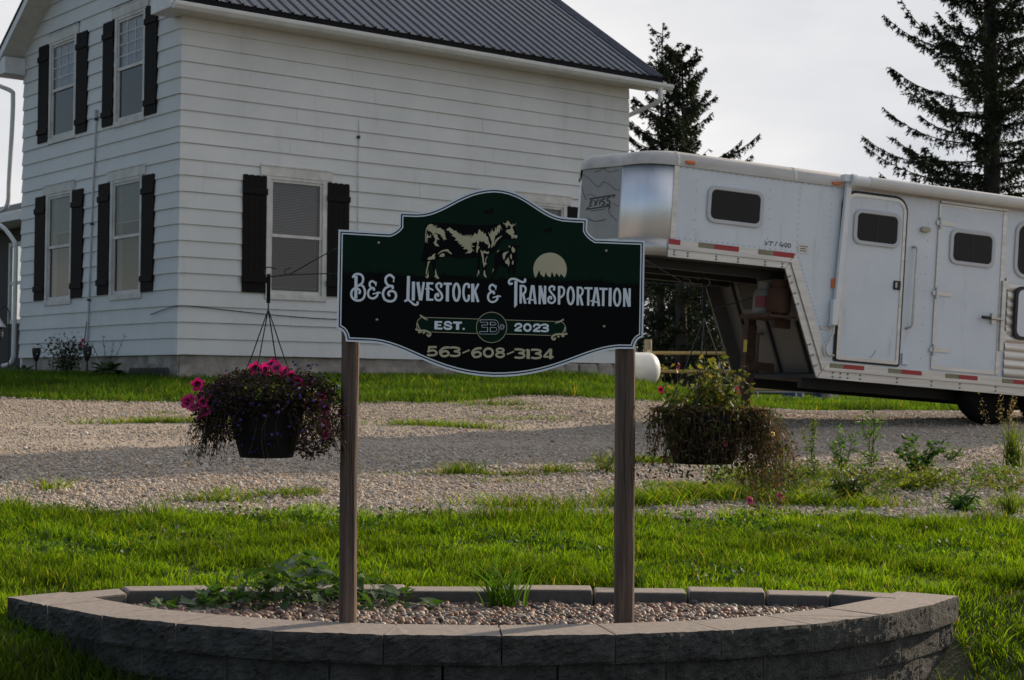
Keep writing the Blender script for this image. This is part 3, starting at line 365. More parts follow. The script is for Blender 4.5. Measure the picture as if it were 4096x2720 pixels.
NOSE_LETTERS=[([(3939,14667),(4216,14659),(4380,14144),(4070,14150)],127.4),([(4292,14418),(4031,14427)],127.4),([(3696,14676),(3401,14138)],127.4),([(3176,14682),(3724,14108)],127.4),([(2807,14719),(2993,14116)],127.4),([(2165,14741),(2486,14736),(2542,14473),(2245,14399),(2319,14149),(2638,14120)],127.4),([(1456,14873),(1805,14835),(1826,14549),(1497,14450),(1581,14155),(1947,14129)],127.4),([(4497,14849),(757,15062)],141.70000000000002),([(757,15062),(1050,14792)],113.10000000000001),([(4839,13783),(1374,13983)],141.70000000000002),([(1374,13983),(1579,13614)],113.10000000000001),([(4839,13783),(4454,14054)],113.10000000000001),([(4245,13578),(2068,13697)],55.9)]
NOSE_WAVES=[([(5774,17527),(4732,16988),(3678,16221),(3177,16073),(2570,16499),(1740,16215),(896,15702),(79,15423)],54),([(4896,15246),(4247,15324),(3046,14675),(1869,14148),(1237,14228),(90,13823)],43),([(3974,17637),(3330,17709),(2706,17955),(1859,17491),(597,17634)],54),([(5828,16356),(5416,15510),(4934,14780)],54),([(4755,12904),(3654,12503),(2682,12516),(1885,12594)],87),([(1654,13561),(1120,12959),(270,12346)],54)]
MODEL_MARK=[([(-13310,11510),(-13050,11080)],76),([(-12820,11510),(-13330,11050)],65),([(-12760,11490),(-12270,11480)],76),([(-12529,11480),(-12689,11060)],76),([(-11850,11610),(-12140,11060)],65),([(-11330,11600),(-11570,11230),(-11110,11250)],76),([(-11190,11390),(-11290,11030)],76),([(-10710,11319),(-10730,11200),(-10800,11120),(-10880,11110),(-10960,11180),(-11000,11290),(-10980,11419),(-10910,11500),(-10820,11510),(-10750,11439),(-10710,11319)],76),([(-10290,11330),(-10310,11210),(-10380,11130),(-10470,11120),(-10540,11180),(-10580,11299),(-10560,11430),(-10490,11510),(-10400,11520),(-10330,11450),(-10290,11330)],76)]
# ================================================================ planter wall
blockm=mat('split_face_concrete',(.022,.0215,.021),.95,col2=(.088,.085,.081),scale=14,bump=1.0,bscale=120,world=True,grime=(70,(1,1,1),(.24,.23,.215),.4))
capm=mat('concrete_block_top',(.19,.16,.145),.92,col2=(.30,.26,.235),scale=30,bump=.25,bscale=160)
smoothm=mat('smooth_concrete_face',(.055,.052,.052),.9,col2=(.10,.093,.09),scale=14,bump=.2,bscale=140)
CAP=.56; HB=.112
front=[(-2.208,7.147),(-1.956,6.884),(-1.652,6.596),(-1.313,6.407),(-.910,6.234),(-.478,6.152),(-.028,6.140),(.406,6.200),(.827,6.329),(1.214,6.527),(1.556,6.804),(1.835,7.125),(2.06,7.477)]
def normals(P):
    out=[]
    for i in range(len(P)):
        a=np.array(P[max(i-1,0)]); b=np.array(P[min(i+1,len(P)-1)]); d=b-a; d/=np.linalg.norm(d); out.append(np.array([-d[1],d[0]]))
    return out
def block(p0,p1,n0,n1,depth,zt,h,rough,name,parent,mats,nx=24,nz=9,gap=.0040,seed=0,dz=0):
    r=np.random.default_rng(seed); p0=np.array(p0);p1=np.array(p1); d=(p1-p0)/np.linalg.norm(p1-p0); p0=p0+d*gap; p1=p1-d*gap
    nrm=np.array([d[1],-d[0]]); c=(p0+p1)/2
    V=[];F=[];MI=[]
    ph=r.uniform(0,6,8)
    for j in range(nz+1):
        for i in range(nx+1):
            s=i/nx; q=j/nz
            bz=rough*(.55*sin(s*5+ph[0]+q*2)+.35*sin(s*11+ph[1])*cos(q*6+ph[2])+.5*r.normal()*.8)
            edge=min(1,min(s,1-s)*nx/1.2+.15,min(q,1-q)*nz/1.0+.2)
            off=bz*edge-rough*.9*(1-edge)
            P=p0+(p1-p0)*s+nrm*off
            zz=zt-h+q*h
            if rough>.003 and 0<j<nz: zz+=r.normal()*h*.012
            V.append((P[0]-c[0],P[1]-c[1],zz-zt+dz+ (0 if not(rough>.003 and j==nz) else r.normal()*.0012)))
    k=nx+1
    for j in range(nz):
        for i in range(nx): F.append((j*k+i,j*k+i+1,(j+1)*k+i+1,(j+1)*k+i)); MI.append(0)
    b=len(V)
    q0=p0+n0*depth; q1=p1+n1*depth
    for zz in (zt-h,zt):
        for q in (q0,q1): V.append((q[0]-c[0],q[1]-c[1],zz-zt+dz))
    top=list(range(nz*k,nz*k+k)); bot=list(range(0,k))
    F.append(top+[b+3,b+2]); MI.append(1)
    F.append(bot[::-1]+[b,b+1]); MI.append(1)
    F.append((b+1,b,b+2,b+3)); MI.append(1)
    F.append([j*k for j in range(nz,-1,-1)]+[b,b+2]); MI.append(1)
    F.append([j*k+nx for j in range(nz+1)]+[b+3,b+1]); MI.append(1)
    m=MB(); m.v=V; m.f=[list(f) for f in F]; m.mi=MI
    o=m.build(name,mats,parent); o.location=(c[0],c[1],zt); return o
wall=empty('planter_wall',(0,0,0),label='low curved retaining wall of grey split face concrete blocks round the sign bed',cat='retaining wall')
nf=normals(front)
for i in range(len(front)-1):
    block(front[i],front[i+1],nf[i],nf[i+1],.285,CAP,HB,.0085 if i<9 else .004,'cap_block',wall,[blockm,capm],seed=i,dz=random.uniform(-.0015,.0015))
for c_,ins in ((1,.022),(2,.044)):
    P=[np.array(front[i])+nf[i]*ins for i in range(len(front))]
    if c_==1: P=[P[0]]+[(P[i]+P[i+1])/2 for i in range(len(P)-1)]+[P[-1]]
    nn=normals(P)
    for i in range(len(P)-1):
        block(P[i],P[i+1],nn[i],nn[i+1],.22,CAP-HB*c_-.002*c_,HB,.0105 if i<9 else .005,'wall_block',wall,[blockm,capm],seed=40+c_*20+i,gap=.006)
# back row: smooth blocks laid with small steps between them
outer=[(-2.03,7.33),(-1.80,7.545),(-1.36,7.62),(-.93,7.675),(-.49,7.712),(-.05,7.728),(.39,7.732),(.83,7.72),(1.20,7.70),(1.52,7.655),(1.83,7.50)]
nb=normals(outer)
for i in range(len(outer)-1):
    a,b=outer[i],outer[i+1]; dep=.175 if i>0 else .2
    ia=np.array(a)-nb[i]*dep; ib=np.array(b)-nb[i+1]*dep
    o=block(ib if False else ia,ib,nb[i],nb[i+1],dep,CAP-.004+(.006 if i%2 else -.003),.15,.0006,'back_block',wall,[smoothm,capm],nx=2,nz=2,gap=.006,seed=90+i)
    bv=o.modifiers.new('bevel','BEVEL'); bv.width=.010; bv.segments=2; bv.limit_method='ANGLE'
# fill of the bed
def lens_pts(m0):
    fi=[np.array(front[i])+nf[i]*(.285-m0) for i in range(1,len(front)-1)]; bo=[np.array(outer[i])-nb[i]*(.175-m0) for i in range(len(outer)-2,0,-1)]
    return fi+bo
lp=lens_pts(.03)
m=MB(); m.add([(p[0],p[1],.478) for p in lp],[list(range(len(lp)))])
bed=m.build('planter_bed',mat('bed_grit',(.05,.045,.04),.95,scale=60,bump=.5)); tag(bed,'dark grit bed inside the planter wall','planter bed',kind='structure')
LP=np.array(lens_pts(-.004))
def inpoly(x,y,P):
    c=np.zeros(len(x),bool); j=len(P)-1
    for i in range(len(P)):
        a=((P[i,1]>y)!=(P[j,1]>y))&(x<(P[j,0]-P[i,0])*(y-P[i,1])/(P[j,1]-P[i,1]+1e-12)+P[i,0]); c^=a; j=i
    return c
pebm=mat('river_pebble',None,.55,rand=[(.035,.03,.028),(.17,.085,.05),(.075,.068,.065),(.22,.145,.10),(.035,.035,.04),(.20,.070,.042),(.42,.36,.30),(.05,.047,.05),(.17,.10,.05),(.13,.05,.032),(.26,.17,.11),(.04,.038,.038)])
pc=stone_shapes('pebble_shapes',7,2,pebm,.68,.1)
n=14000; x=rng.uniform(-2.0,1.8,n); y=rng.uniform(6.4,7.6,n); k=inpoly(x,y,LP); x,y=x[k],y[k]
sc=np.clip(rng.lognormal(math.log(.026),.30,len(x)),.012,.05); z=.485+.012*vnoise(x,y,4)+.022*np.exp(-((y-6.85)/.4)**2)+rng.random(len(x))*.014
scatter('planter_pebbles',np.c_[x,y,z],rng.uniform(-pi,pi,(len(x),3))*np.array([.3,.3,1]),sc,pc,'mixed brown and grey river pebbles filling the planter','pebbles',pebm)
# ================================================================ sign
SG=empty('roadside_sign',(-.0784,6.525,0),.12382,label='dark green and black shaped farm sign on two wooden posts in the planter',cat='sign')
white=mat('sign_white',(.68,.735,.81),.5,var=.03,spec=.2); black=mat('sign_black',(.0035,.0035,.004),.5,var=.2,spec=.06); green=mat('sign_green',(.004,.018,.011),.5,var=.1,spec=.06); cream=mat('sign_cream',(.46,.42,.29),.5,var=.05,spec=.2)
U=lambda l:[(a/10000,b/10000) for a,b in l]
def clean(P):
    out=[]
    for p in P:
        if not out or (abs(p[0]-out[-1][0])+abs(p[1]-out[-1][1]))>1e-4: out.append(p)
    if abs(out[0][0]-out[-1][0])+abs(out[0][1]-out[-1][1])<1e-4: out.pop()
    return out
def area(P): return sum(P[i][0]*P[(i+1)%len(P)][1]-P[(i+1)%len(P)][0]*P[i][1] for i in range(len(P)))/2
def inset(P,d):
    if area(P)<0: P=P[::-1]
    n=len(P); out=[]
    for i in range(n):
        a=np.array(P[i-1]);b=np.array(P[i]);c=np.array(P[(i+1)%n]); u=(b-a)/np.linalg.norm(b-a); v=(c-b)/np.linalg.norm(c-b)
        n1=np.array([-u[1],u[0]]);n2=np.array([-v[1],v[0]]); q=n1+n2; k=d/max(.35,(1+n1@n2)/2)/2
        out.append(tuple(b+q*k))
    return out
OUT=clean(U(OUTLINE))
if area(OUT)<0: OUT=OUT[::-1]
m=MB(); m.prism(OUT,0,.012); board=m.build('board',white,SG)
FACE=[0.0]
def flat(name,polys,dep,mt,parent):
    m=MB()
    for j,P in enumerate(polys):
        P=clean(P); m.add([(a,-dep-j*1e-5,b) for a,b in P],[list(range(len(P)))])
    return m.build(name,mt,parent)
flat('border_line',[inset(OUT,.0075)],.0004,black,board); flat('border_line',[inset(OUT,.0125)],.0008,white,board)
field=inset(OUT,.0175); flat('printed_field',[field],.0012,black,board)
jag=U(JAG); 
# green evening sky above the printed grass
def jz(x):
    for i in range(len(jag)-1):
        if jag[i][0]<=x<=jag[i+1][0]: return jag[i][1]
    return jag[0][1] if x<jag[0][0] else jag[-1][1]
F2=inset(OUT,.0195); upper=[p for p in F2 if p[1]>jz(p[0])+.005]
upper=sorted([p for p in upper],key=lambda p:-math.atan2(p[1]-1.95,p[0]))
lx=min(p[0] for p in F2)+.0005; rx2=max(p[0] for p in F2)-.0005
jj=[p for p in jag if lx<p[0]<rx2]
flat('printed_sky',[upper+[(rx2,jj[-1][1])]+jj[::-1]+[(lx,jj[0][1])]],.0016,green,board)
flat('printed_moon',[U(MOON)],.0020,cream,board)
for p in BIRDS: flat('printed_bird',[U(p)],.0020,black,board)
flat('printed_cow_silhouette',[U(p) for p in COW_DARK],.0022,black,board)  # black silhouettes of cow and calf, part of the print
flat('printed_cow',[U(p) for p in COW_LIGHT],.0026,cream,board)
def strokes(name,S,dep,mt,parent):
    m=MB()
    for j,(P,wd) in enumerate(S):
        P=spline(U(P),5) if len(P)>2 else [np.array(q) for q in U(P)]
        hw=wd/20000; n=len(P); closed=np.linalg.norm(P[0]-P[-1])<1e-5; L_=[];R_=[]
        for i in range(n):
            a=P[i-1] if i>0 else (P[-2] if closed else P[0]); b=P[i+1] if i<n-1 else (P[1] if closed else P[-1])
            d=b-a; d=d/max(1e-9,np.linalg.norm(d)); q=np.array([-d[1],d[0]])*hw
            flare=1.0
            if len(S[j][0])==2 and wd>100 and (i==0 or i==n-1): flare=1.18
            L_.append(P[i]+q*flare); R_.append(P[i]-q*flare)
        y=-dep-(j%5)*1.2e-4
        v=[(p[0],y,p[1]) for p in L_]+[(p[0],y,p[1]) for p in R_]
        m.add(v,[(i,i+1,n+i+1,n+i) for i in range(n-1)])
        if not closed and len(S[j][0])>2:
            for c in (P[0],P[-1]):
                kk=10; yy=y-6e-5; m.add([(c[0]+hw*1.12*cos(2*pi*q/kk),yy,c[1]+hw*1.12*sin(2*pi*q/kk)) for q in range(kk)],[list(range(kk))])
    return m.build(name,mt,parent)
flat('printed_ribbon',[U(p) for p in RIBBON],.0020,green,board); flat('printed_emblem',[clean(U(EMBLEM))],.0024,green,board)
strokes('gold_scrollwork',GOLD_STROKES,.0028,cream,board)
for nm,S_,mt in (('business_name',NAME_STROKES,white),('founding_year',EST_STROKES,white),('telephone_number',PHONE_STROKES,cream)): strokes(nm,S_,.0030,mt,board)['kind']='stuff'
strokes('emblem_outline',MONO_WHITE,.0036,white,board); strokes('emblem_letters',MONO_BLACK,.0046,black,board)
brass=mat('dull_screw',(.30,.26,.18),.4,metal=.8)
for a,b in U(SCREWS):
    m=MB(); m.lathe([(.0055,0),(.0055,-.003),(.003,-.0045)],12,axis='y'); o=m.build('screw',brass,board); o.location=(a,-.0016,b)
wood=mat('weathered_timber',(.034,.023,.018),.9,col2=(.165,.115,.090),scale=40,bump=1.0,bscale=45,stretch=(1,1,.05))
def post(x0,x1,zt,zb,wd,seed):
    r=random.Random(seed); m=MB(); prof=[]
    hw=wd/2; hd=.042
    pts=[(-hw,-hd*.45),(-hw*.8,-hd*.85),(-hw*.45,-hd),(hw*.45,-hd),(hw*.8,-hd*.85),(hw,-hd*.45),(hw,hd*.45),(hw*.7,hd),(-hw*.7,hd),(-hw,hd*.45)]
    nseg=26; V=[];Fc=[]
    for j in range(nseg+1):
        q=j/nseg; cx=x1+(x0-x1)*q+.0012*sin(q*9+seed); k=1+.012*sin(q*7+seed*2)
        for a,b in pts: V.append((cx+a*k+r.gauss(0,.0004),b+.056+r.gauss(0,.0004),zb+(zt-zb)*q))
    n=len(pts)
    for j in range(nseg):
        for i in range(n): Fc.append((j*n+i,j*n+(i+1)%n,(j+1)*n+(i+1)%n,(j+1)*n+i))
    Fc+= [list(range(n-1,-1,-1)),[nseg*n+i for i in range(n)]]
    m.add(V,Fc); o=m.build('post',wood,SG); smooth_by_angle(o,50)
    # drying crack
    cm=MB(); 
    for s_ in range(2):
        x_=r.uniform(-.018,.025); za=r.uniform(zb+.15,zb+.5); P=[]
        for q in range(14): P.append((x1+(x0-x1)*q/26+x_+.004*sin(q*.6)+r.gauss(0,.0006),.0134,za+q*.045))
        v=[(p[0]-.0011*(sin(i/13*pi)),p[1],p[2]) for i,p in enumerate(P)]+[(p[0]+.0011*(sin(i/13*pi)),p[1],p[2]) for i,p in enumerate(P)]
        cm.add(v,[(i,i+1,14+i+1,14+i) for i in range(13)])
    cm.build('drying_crack',mat('crack_dark',(.008,.006,.005),1),o)
post(-.5680,-.5655,1.98,.44,.070,1); post(.5515,.5565,1.97,.44,.077,2)
wire=mat('black_wire',(.010,.010,.011),.4,metal=.3)
def hook(H,side):
    for k,l in enumerate(H):
        P=[(a,.020+.012*k,b) for a,b in U(l)]; P=[tuple(p) for p in spline(P,4)]
        m=MB(); m.tube(P,.0024,6); m.build('basket_bracket',wire,SG)
hook(HOOK_LEFT,-1); hook(HOOK_RIGHT,1)
# ================================================================ hanging baskets
RS=Matrix.Translation((-.0784,6.525,0))@Matrix.Rotation(.12382,4,'Z')
def leafcloud(P,size,tint,aspect=.5,droop=.3):
    """small two-triangle leaves at points P with random attitude"""
    n=len(P); a=rng.uniform(0,2*pi,n); e=rng.normal(-droop,.55,n); L_=size*rng.uniform(.6,1.35,n)
    d=np.c_[np.cos(a)*np.cos(e),np.sin(a)*np.cos(e),np.sin(e)]; s=np.cross(d,rng.normal(size=(n,3))); s/=np.linalg.norm(s,axis=1)[:,None]+1e-9
    w_=(L_*aspect/2)[:,None]; L_=L_[:,None]
    nrm=np.cross(d,s)
    V=np.stack([P,P+d*L_*.45+s*w_+nrm*L_*.08,P+d*L_,P+d*L_*.45-s*w_+nrm*L_*.08],1).reshape(-1,3)
    b=(np.arange(n)*4)[:,None]; F=np.concatenate([b+np.array([[0,1,2]]),b+np.array([[0,2,3]])],0)
    return V,F,np.repeat(tint,4,0)
foliam=mat('leaf_tinted',None,.6,attr=True,transl=.35,spec=.3)
def stems(paths,r,tint):
    V=[];F=[];T=[];b=0
    for P in paths:
        P=np.asarray(P); n=len(P); d=np.gradient(P,axis=0); d/=np.linalg.norm(d,axis=1)[:,None]+1e-9
        s=np.cross(d,[0.3,.9,.2]); s/=np.linalg.norm(s,axis=1)[:,None]+1e-9; t=np.cross(d,s)
        rr=(r*np.linspace(1,.45,n))[:,None]
        ring=[P+s*rr,P+(-.5*s+.87*t)*rr,P+(-.5*s-.87*t)*rr]; V.append(np.stack(ring,1).reshape(-1,3))
        i=np.arange(n-1)[:,None]*3+b
        for k in range(3): F.append(np.c_[i+k,i+(k+1)%3,i+3+(k+1)%3,i+3+k].reshape(-1,4))
        T.append(np.repeat(np.asarray(tint)[None,:]*rng.uniform(.7,1.3),3*n,0)); b+=3*n
    return np.concatenate(V),np.concatenate(F),np.concatenate(T)
def merge(name,parts,m,parent,kind='stuff'):
    V=[];T=[];F={}; b=0
    for v,f,t in parts:
        V.append(v);T.append(t);F.setdefault(f.shape[1],[]).append(f+b); b+=len(v)
    o=bigmesh(name,np.concatenate(V),[np.concatenate(F[k]) for k in F],m,np.concatenate(T),parent); o['kind']=kind; return o
pink=mat('petunia_pink',(.52,.012,.15),.5,var=.35,scale=60,transl=.4); 
def flower_mesh(name,R_,m,lobes=5):
    mb=MB(); n=lobes*4; V=[(0,0,-R_*.75)]
    for ring,(rr,zz) in enumerate([(.16,-.55),(.45,-.1),(.8,.06),(1.,.0)]):
        for k in range(n):
            a=2*pi*k/n; lob=1-.30*(ring>=2)*(.5+.5*cos(a*lobes))**2 ; V.append((R_*rr*lob*cos(a),R_*rr*lob*sin(a),R_*(zz+.10*(ring>=2)*sin(a*lobes*2)-.12*(ring==3)*(.5-.5*cos(a*lobes)))))
    F=[(0,1+k,1+(k+1)%n) for k in range(n)]
    for r_ in range(3):
        for k in range(n): F.append((1+r_*n+k,1+(r_+1)*n+k,1+(r_+1)*n+(k+1)%n,1+r_*n+(k+1)%n))
    mb.add(V,F); mb.mi=[1 if i<2*n else 0 for i in range(len(F))]; return mb.mesh(name,[m,mat('flower_throat',(.16,.008,.05),.6,var=.2)],True)
fl=flower_mesh('petunia_flower',.028,pink)
potm=mat('dark_plastic_pot',(.009,.009,.009),.6,var=.2,bump=.05,spec=.12)
def basket(loc,rim,bot,r1,r2,topz,label):
    B=empty('hanging_basket',RS@Vector((loc[0],loc[1],bot)),.12382,label=label,cat='hanging basket')
    h=rim-bot; m=MB(); m.lathe([(r2*.96,0),(r2,.012),(r2+(r1-r2)*.35,h*.3),(r2+(r1-r2)*.5,h*.31),(r1*.985,h*.84),(r1*1.03,h*.85),(r1*1.04,h),(r1*.97,h),(r1*.95,h*.8),(0.01,h*.78)],40); o=m.build('pot',potm,B); smooth_by_angle(o,35)
    zt=topz-bot
    m=MB(); m.box((-.0075,-.004,zt-.115),(.0075,.004,zt)); m.tube([(0,0,zt-.115),(0,0,zt-.145)],.003,6); m.build('hanger_handle',potm,B)
    for k in range(4):
        a=pi/4+k*pi/2+.35; m=MB(); m.tube([(0,0,zt-.14),(r1*.45*cos(a),r1*.45*sin(a),(zt-.14)*.5+h*.5),(r1*cos(a),r1*sin(a),h-.01)],.0027,6); m.build('hanger_wire',wire,B)
    return B
b1=basket((-.8930,.026),1.438,1.212,.150,.108,1.938,'hanging basket of pink petunias over dark trailing lobelia, in front of the shuttered window')
# left plant: a dome of fine dark foliage with wiry trailing stems
def ball(n,c,r,lo=-1):
    p=rng.normal(size=(n,3)); p/=np.linalg.norm(p,axis=1)[:,None]; p*=(.55+.45*rng.random(n)[:,None]**.4); p=p[p[:,2]>lo]; return p*np.array(r)+np.array(c)
P=np.concatenate([ball(5600,(.0,0.02,.245),(.26,.22,.11),-.5),ball(650,(.0,-.14,.215),(.16,.06,.055)),ball(1900,(.17,.0,.17),(.14,.17,.17)),ball(1300,(-.16,0,.18),(.13,.16,.12))])
u=rng.random((len(P),1)); tint=np.where(u<.55,np.array([[.018,.020,.010]]),np.where(u<.85,np.array([[.030,.014,.022]]),np.array([[.05,.028,.015]])))*rng.uniform(.6,1.5,(len(P),1))
pr=[leafcloud(P,.020,tint,.45)]
vi=ball(420,(.04,-.02,.2),(.30,.27,.2)); pr.append(leafcloud(vi,.014,np.repeat([[.035,.018,.16]],len(vi),0)*rng.uniform(.5,1.4,(len(vi),1)),.9))
pa=[]
for k in range(240):
    a=rng.choice([0,pi])+rng.normal()*.62; r0=.14; dx=cos(a); dy=sin(a)*.8; ln=rng.uniform(.10,.24); out=rng.uniform(.05,.19)
    q=np.linspace(0,1,8)[:,None]; p=np.array([dx*r0,dy*r0,.22])+q*np.array([dx*out,dy*out,0])*1.0+np.c_[.015*np.sin(q*7+k),.01*np.cos(q*5+k),-ln*q**1.6+.03*np.sin(q*3)].reshape(-1,3)+np.array([0,0,.0]); pa.append(p)
pr.append(stems(pa,.0019,(.055,.034,.024))); ends=np.concatenate([p[4:] for p in pa]); pr.append(leafcloud(np.repeat(ends,2,0)+rng.normal(size=(len(ends)*2,3))*.008,.014,np.repeat([[.022,.018,.016]],len(ends)*2,0)*rng.uniform(.5,1.6,(len(ends)*2,1)),.4,.6))
merge('foliage',pr,foliam,b1)
for (x_,z_,y_) in [(-.31,.215,-.03),(-.245,.215,-.10),(-.255,.165,-.07),(.065,.34,-.08),(.12,.30,-.10),(.21,.24,-.06),(.24,.13,-.05),(-.30,.23,-.02),(-.285,.20,-.06),(-.265,.245,.02),(-.225,.24,-.06),(-.235,.185,-.09),(-.27,.285,.0),(-.20,.27,.02),(-.01,.345,-.05),(.02,.365,.0),(.035,.355,-.06),(-.045,.35,-.02),(.095,.325,-.05),(.155,.285,-.06),(.225,.195,-.04),(.23,.16,-.03),(.225,.105,-.02),(.235,.09,.03)]:
    put('flower',fl,b1,(x_,y_,z_),(radians(random.uniform(40,120)),random.uniform(-.6,.6),random.uniform(-.9,.9)),(random.uniform(.75,1.15),)*3)
b2=basket((.8750,.026),1.392,1.192,.165,.125,1.926,'hanging basket of leggy half dried flowers with brown trailing stems, in front of the trailer')
pr=[]; pa=[]
for k in range(64):
    a=rng.uniform(0,2*pi); r0=rng.uniform(.02,.13); ln=rng.uniform(.09,.235)*(1.15 if rng.random()<.3 else 1); q=np.linspace(0,1,7)[:,None]
    pa.append(np.array([cos(a)*r0,sin(a)*r0,.19])+q*np.array([cos(a)*.05+rng.normal()*.03,sin(a)*.05,ln])+np.c_[.01*np.sin(q*4+k),.01*np.cos(q*4),0*q].reshape(-1,3))
pr.append(stems(pa,.0022,(.07,.085,.02))); pts=np.concatenate([p[2:] for p in pa]); pts=np.repeat(pts,2,0)+rng.normal(size=(len(pts)*2,3))*.010
u=rng.random((len(pts),1)); pr.append(leafcloud(pts,.030,np.where(u<.6,np.array([[.065,.085,.018]]),np.array([[.14,.125,.035]]))*rng.uniform(.6,1.4,(len(pts),1)),.55,.1))
P=ball(420,(.0,0,.21),(.19,.17,.07)); pr.append(leafcloud(P,.030,np.repeat([[.05,.07,.015]],len(P),0)*rng.uniform(.5,1.5,(len(P),1)),.45))
pa=[]
for k in range(430):
    a=rng.uniform(0,2*pi) if k<150 else (rng.uniform(-.9,.7) if k<350 else rng.uniform(-2.6,-.6)); r0=.15; dx=cos(a); dy=sin(a)*.8
    out=rng.uniform(.02,.12) if k<150 or k>=350 else rng.uniform(.05,.26); ln=rng.uniform(.08,.26) if k<150 or k>=350 else rng.uniform(.12,.40); q=np.linspace(0,1,9)[:,None]
    pa.append(np.array([dx*r0,dy*r0,.20])+q**.8*np.array([dx*out,dy*out,0])+np.c_[.018*np.sin(q*6+k),.012*np.cos(q*6+k),-ln*q**1.9+.05*np.sin(q*3.1)].reshape(-1,3))
pr.append(stems(pa,.0018,(.085,.050,.026))); ends=np.concatenate([p[3:] for p in pa]); e2=np.repeat(ends,2,0)+rng.normal(size=(len(ends)*2,3))*.012
u=rng.random((len(e2),1)); pr.append(leafcloud(e2,.022,np.where(u<.45,np.array([[.075,.040,.020]]),np.where(u<.8,np.array([[.05,.075,.016]]),np.array([[.12,.09,.04]])))*rng.uniform(.5,1.4,(len(e2),1)),.4,.7))
merge('foliage',pr,foliam,b2)
crim=mat('dark_crimson_petal',(.35,.01,.05),.5,var=.3,scale=60,transl=.3); palep=mat('pale_petal',(.75,.62,.60),.5,var=.1,transl=.3)
fs=flower_mesh('small_flower',.016,crim); fw=flower_mesh('pale_flower',.011,palep)
for p in [(-.19,.30,-.05),(-.105,.395,.0),(.13,.30,-.03),(.045,.09,-.18)]: put('flower',fs,b2,(p[0],p[2],p[1]),(radians(random.uniform(50,110)),0,random.uniform(-1,1)))
for k in range(11): put('flower',fw,b2,(random.uniform(.15,.26),random.uniform(-.17,-.08),random.uniform(-.05,.13)),(radians(random.uniform(50,110)),0,random.uniform(-1,1)))
# ================================================================ farmhouse
# local frame: x along the long wall, y into the house, z up; the corner stands at the origin
HZ=.0
H=empty('farmhouse',(-5.1998,25.3,HZ),atan2(.6258,.78),label='two storey white clapboard farmhouse with black shutters and ribbed metal roof',cat='house')
paint=mat('white_clapboard_paint',(.53,.545,.55),.6,col2=(.63,.64,.64),scale=.8,bump=.10,bscale=90,spec=.3,world=True,grime=(1.6,(2.2,2.2,.35),(.38,.37,.33),.38))
trimm=mat('window_trim_paint',(.44,.43,.41),.6,col2=(.64,.63,.61),scale=4,spec=.3,world=True,grime=(7,(3,3,.5),(.22,.20,.18),.6)); soff=mat('soffit_white',(.62,.60,.56),.6,var=.08)
shut=mat('black_shutter',(.0075,.0068,.0072),.7,var=.2,scale=8,spec=.12,bump=.1,bscale=80); shutb=mat('black_shutter_batten',(.009,.008,.0085),.7,var=.2,spec=.12)
roofm=mat('dark_ribbed_steel',(.052,.059,.080),.32,col2=(.085,.095,.122),scale=3,spec=.6,metal=.65); gutm=mat('white_gutter',(.58,.59,.59),.4,var=.10,scale=3)
found=mat('limewashed_foundation',(.17,.15,.13),.95,col2=(.42,.38,.34),scale=2.2,bump=.7,bscale=14); inner=mat('dim_room',(.025,.025,.026),.9)
pane_d=glass('screened_glass',clear=.40); blindm=mat('window_blind',(.40,.42,.43),.6,var=.05); drape=mat('curtain',(.26,.25,.24),.8,var=.15,scale=9); pane_g=glass('window_glass',clear=.78); screen=mat('insect_screen',(.07,.062,.058),.8,var=.12,scale=40)
LW,GW=9.5,6.3; Z0=1.955; HC=.2555; NCO=21; ZT=Z0+HC*NCO
GROT=-pi/2
# wall core (stands 14 cm behind the boards so that windows have depth)
m=MB(); m.box((.14,.14,1.75),(LW-.02,GW-.14,ZT-.02)); m.build('wall_core',inner,H)
m=MB(); m.box((.0,GW-.1,1.75),(LW,GW,ZT)); m.box((LW-.1,.01,1.75),(LW-.005,GW-.1,ZT)); m.build('rear_walls',paint,H)
# board meshes of unit length, scaled along x
def unit_board():
    mb=MB(); h=HC
    mb.hexa([(0,-.034,0),(1,-.034,0),(1,-.002,0),(0,-.002,0),(0,-.010,h),(1,-.010,h),(1,-.002,h),(0,-.002,h)]); return mb.mesh('siding_board',paint)
UB=unit_board()
wl=[(1.52,2.675,2.885,4.885),(6.82,7.93,2.885,4.885)]         # long wall openings x0,x1,z0,z1
wg=[(1.25,2.45,2.885,4.885),(3.99,5.14,2.885,4.885),(1.215,2.37,5.78,7.62),(3.92,5.09,5.80,7.62)]
def frag(a,b,za,zb,place):
    base=Z0+math.floor((za-Z0)/HC+1e-6)*HC; f=lambda z:-.034+.024*(z-base)/HC
    mb=MB(); y0,y1=f(za),f(zb); mb.hexa([(0,y0,za),(b-a,y0,za),(b-a,-.002,za),(0,-.002,za),(0,y1,zb),(b-a,y1,zb),(b-a,-.002,zb),(0,-.002,zb)])
    o=mb.build('siding_board',paint,H)
    if place is place_long: o.location=(a,0,0)
    else: o.location=(0,b,0); o.rotation_euler=(0,0,GROT)
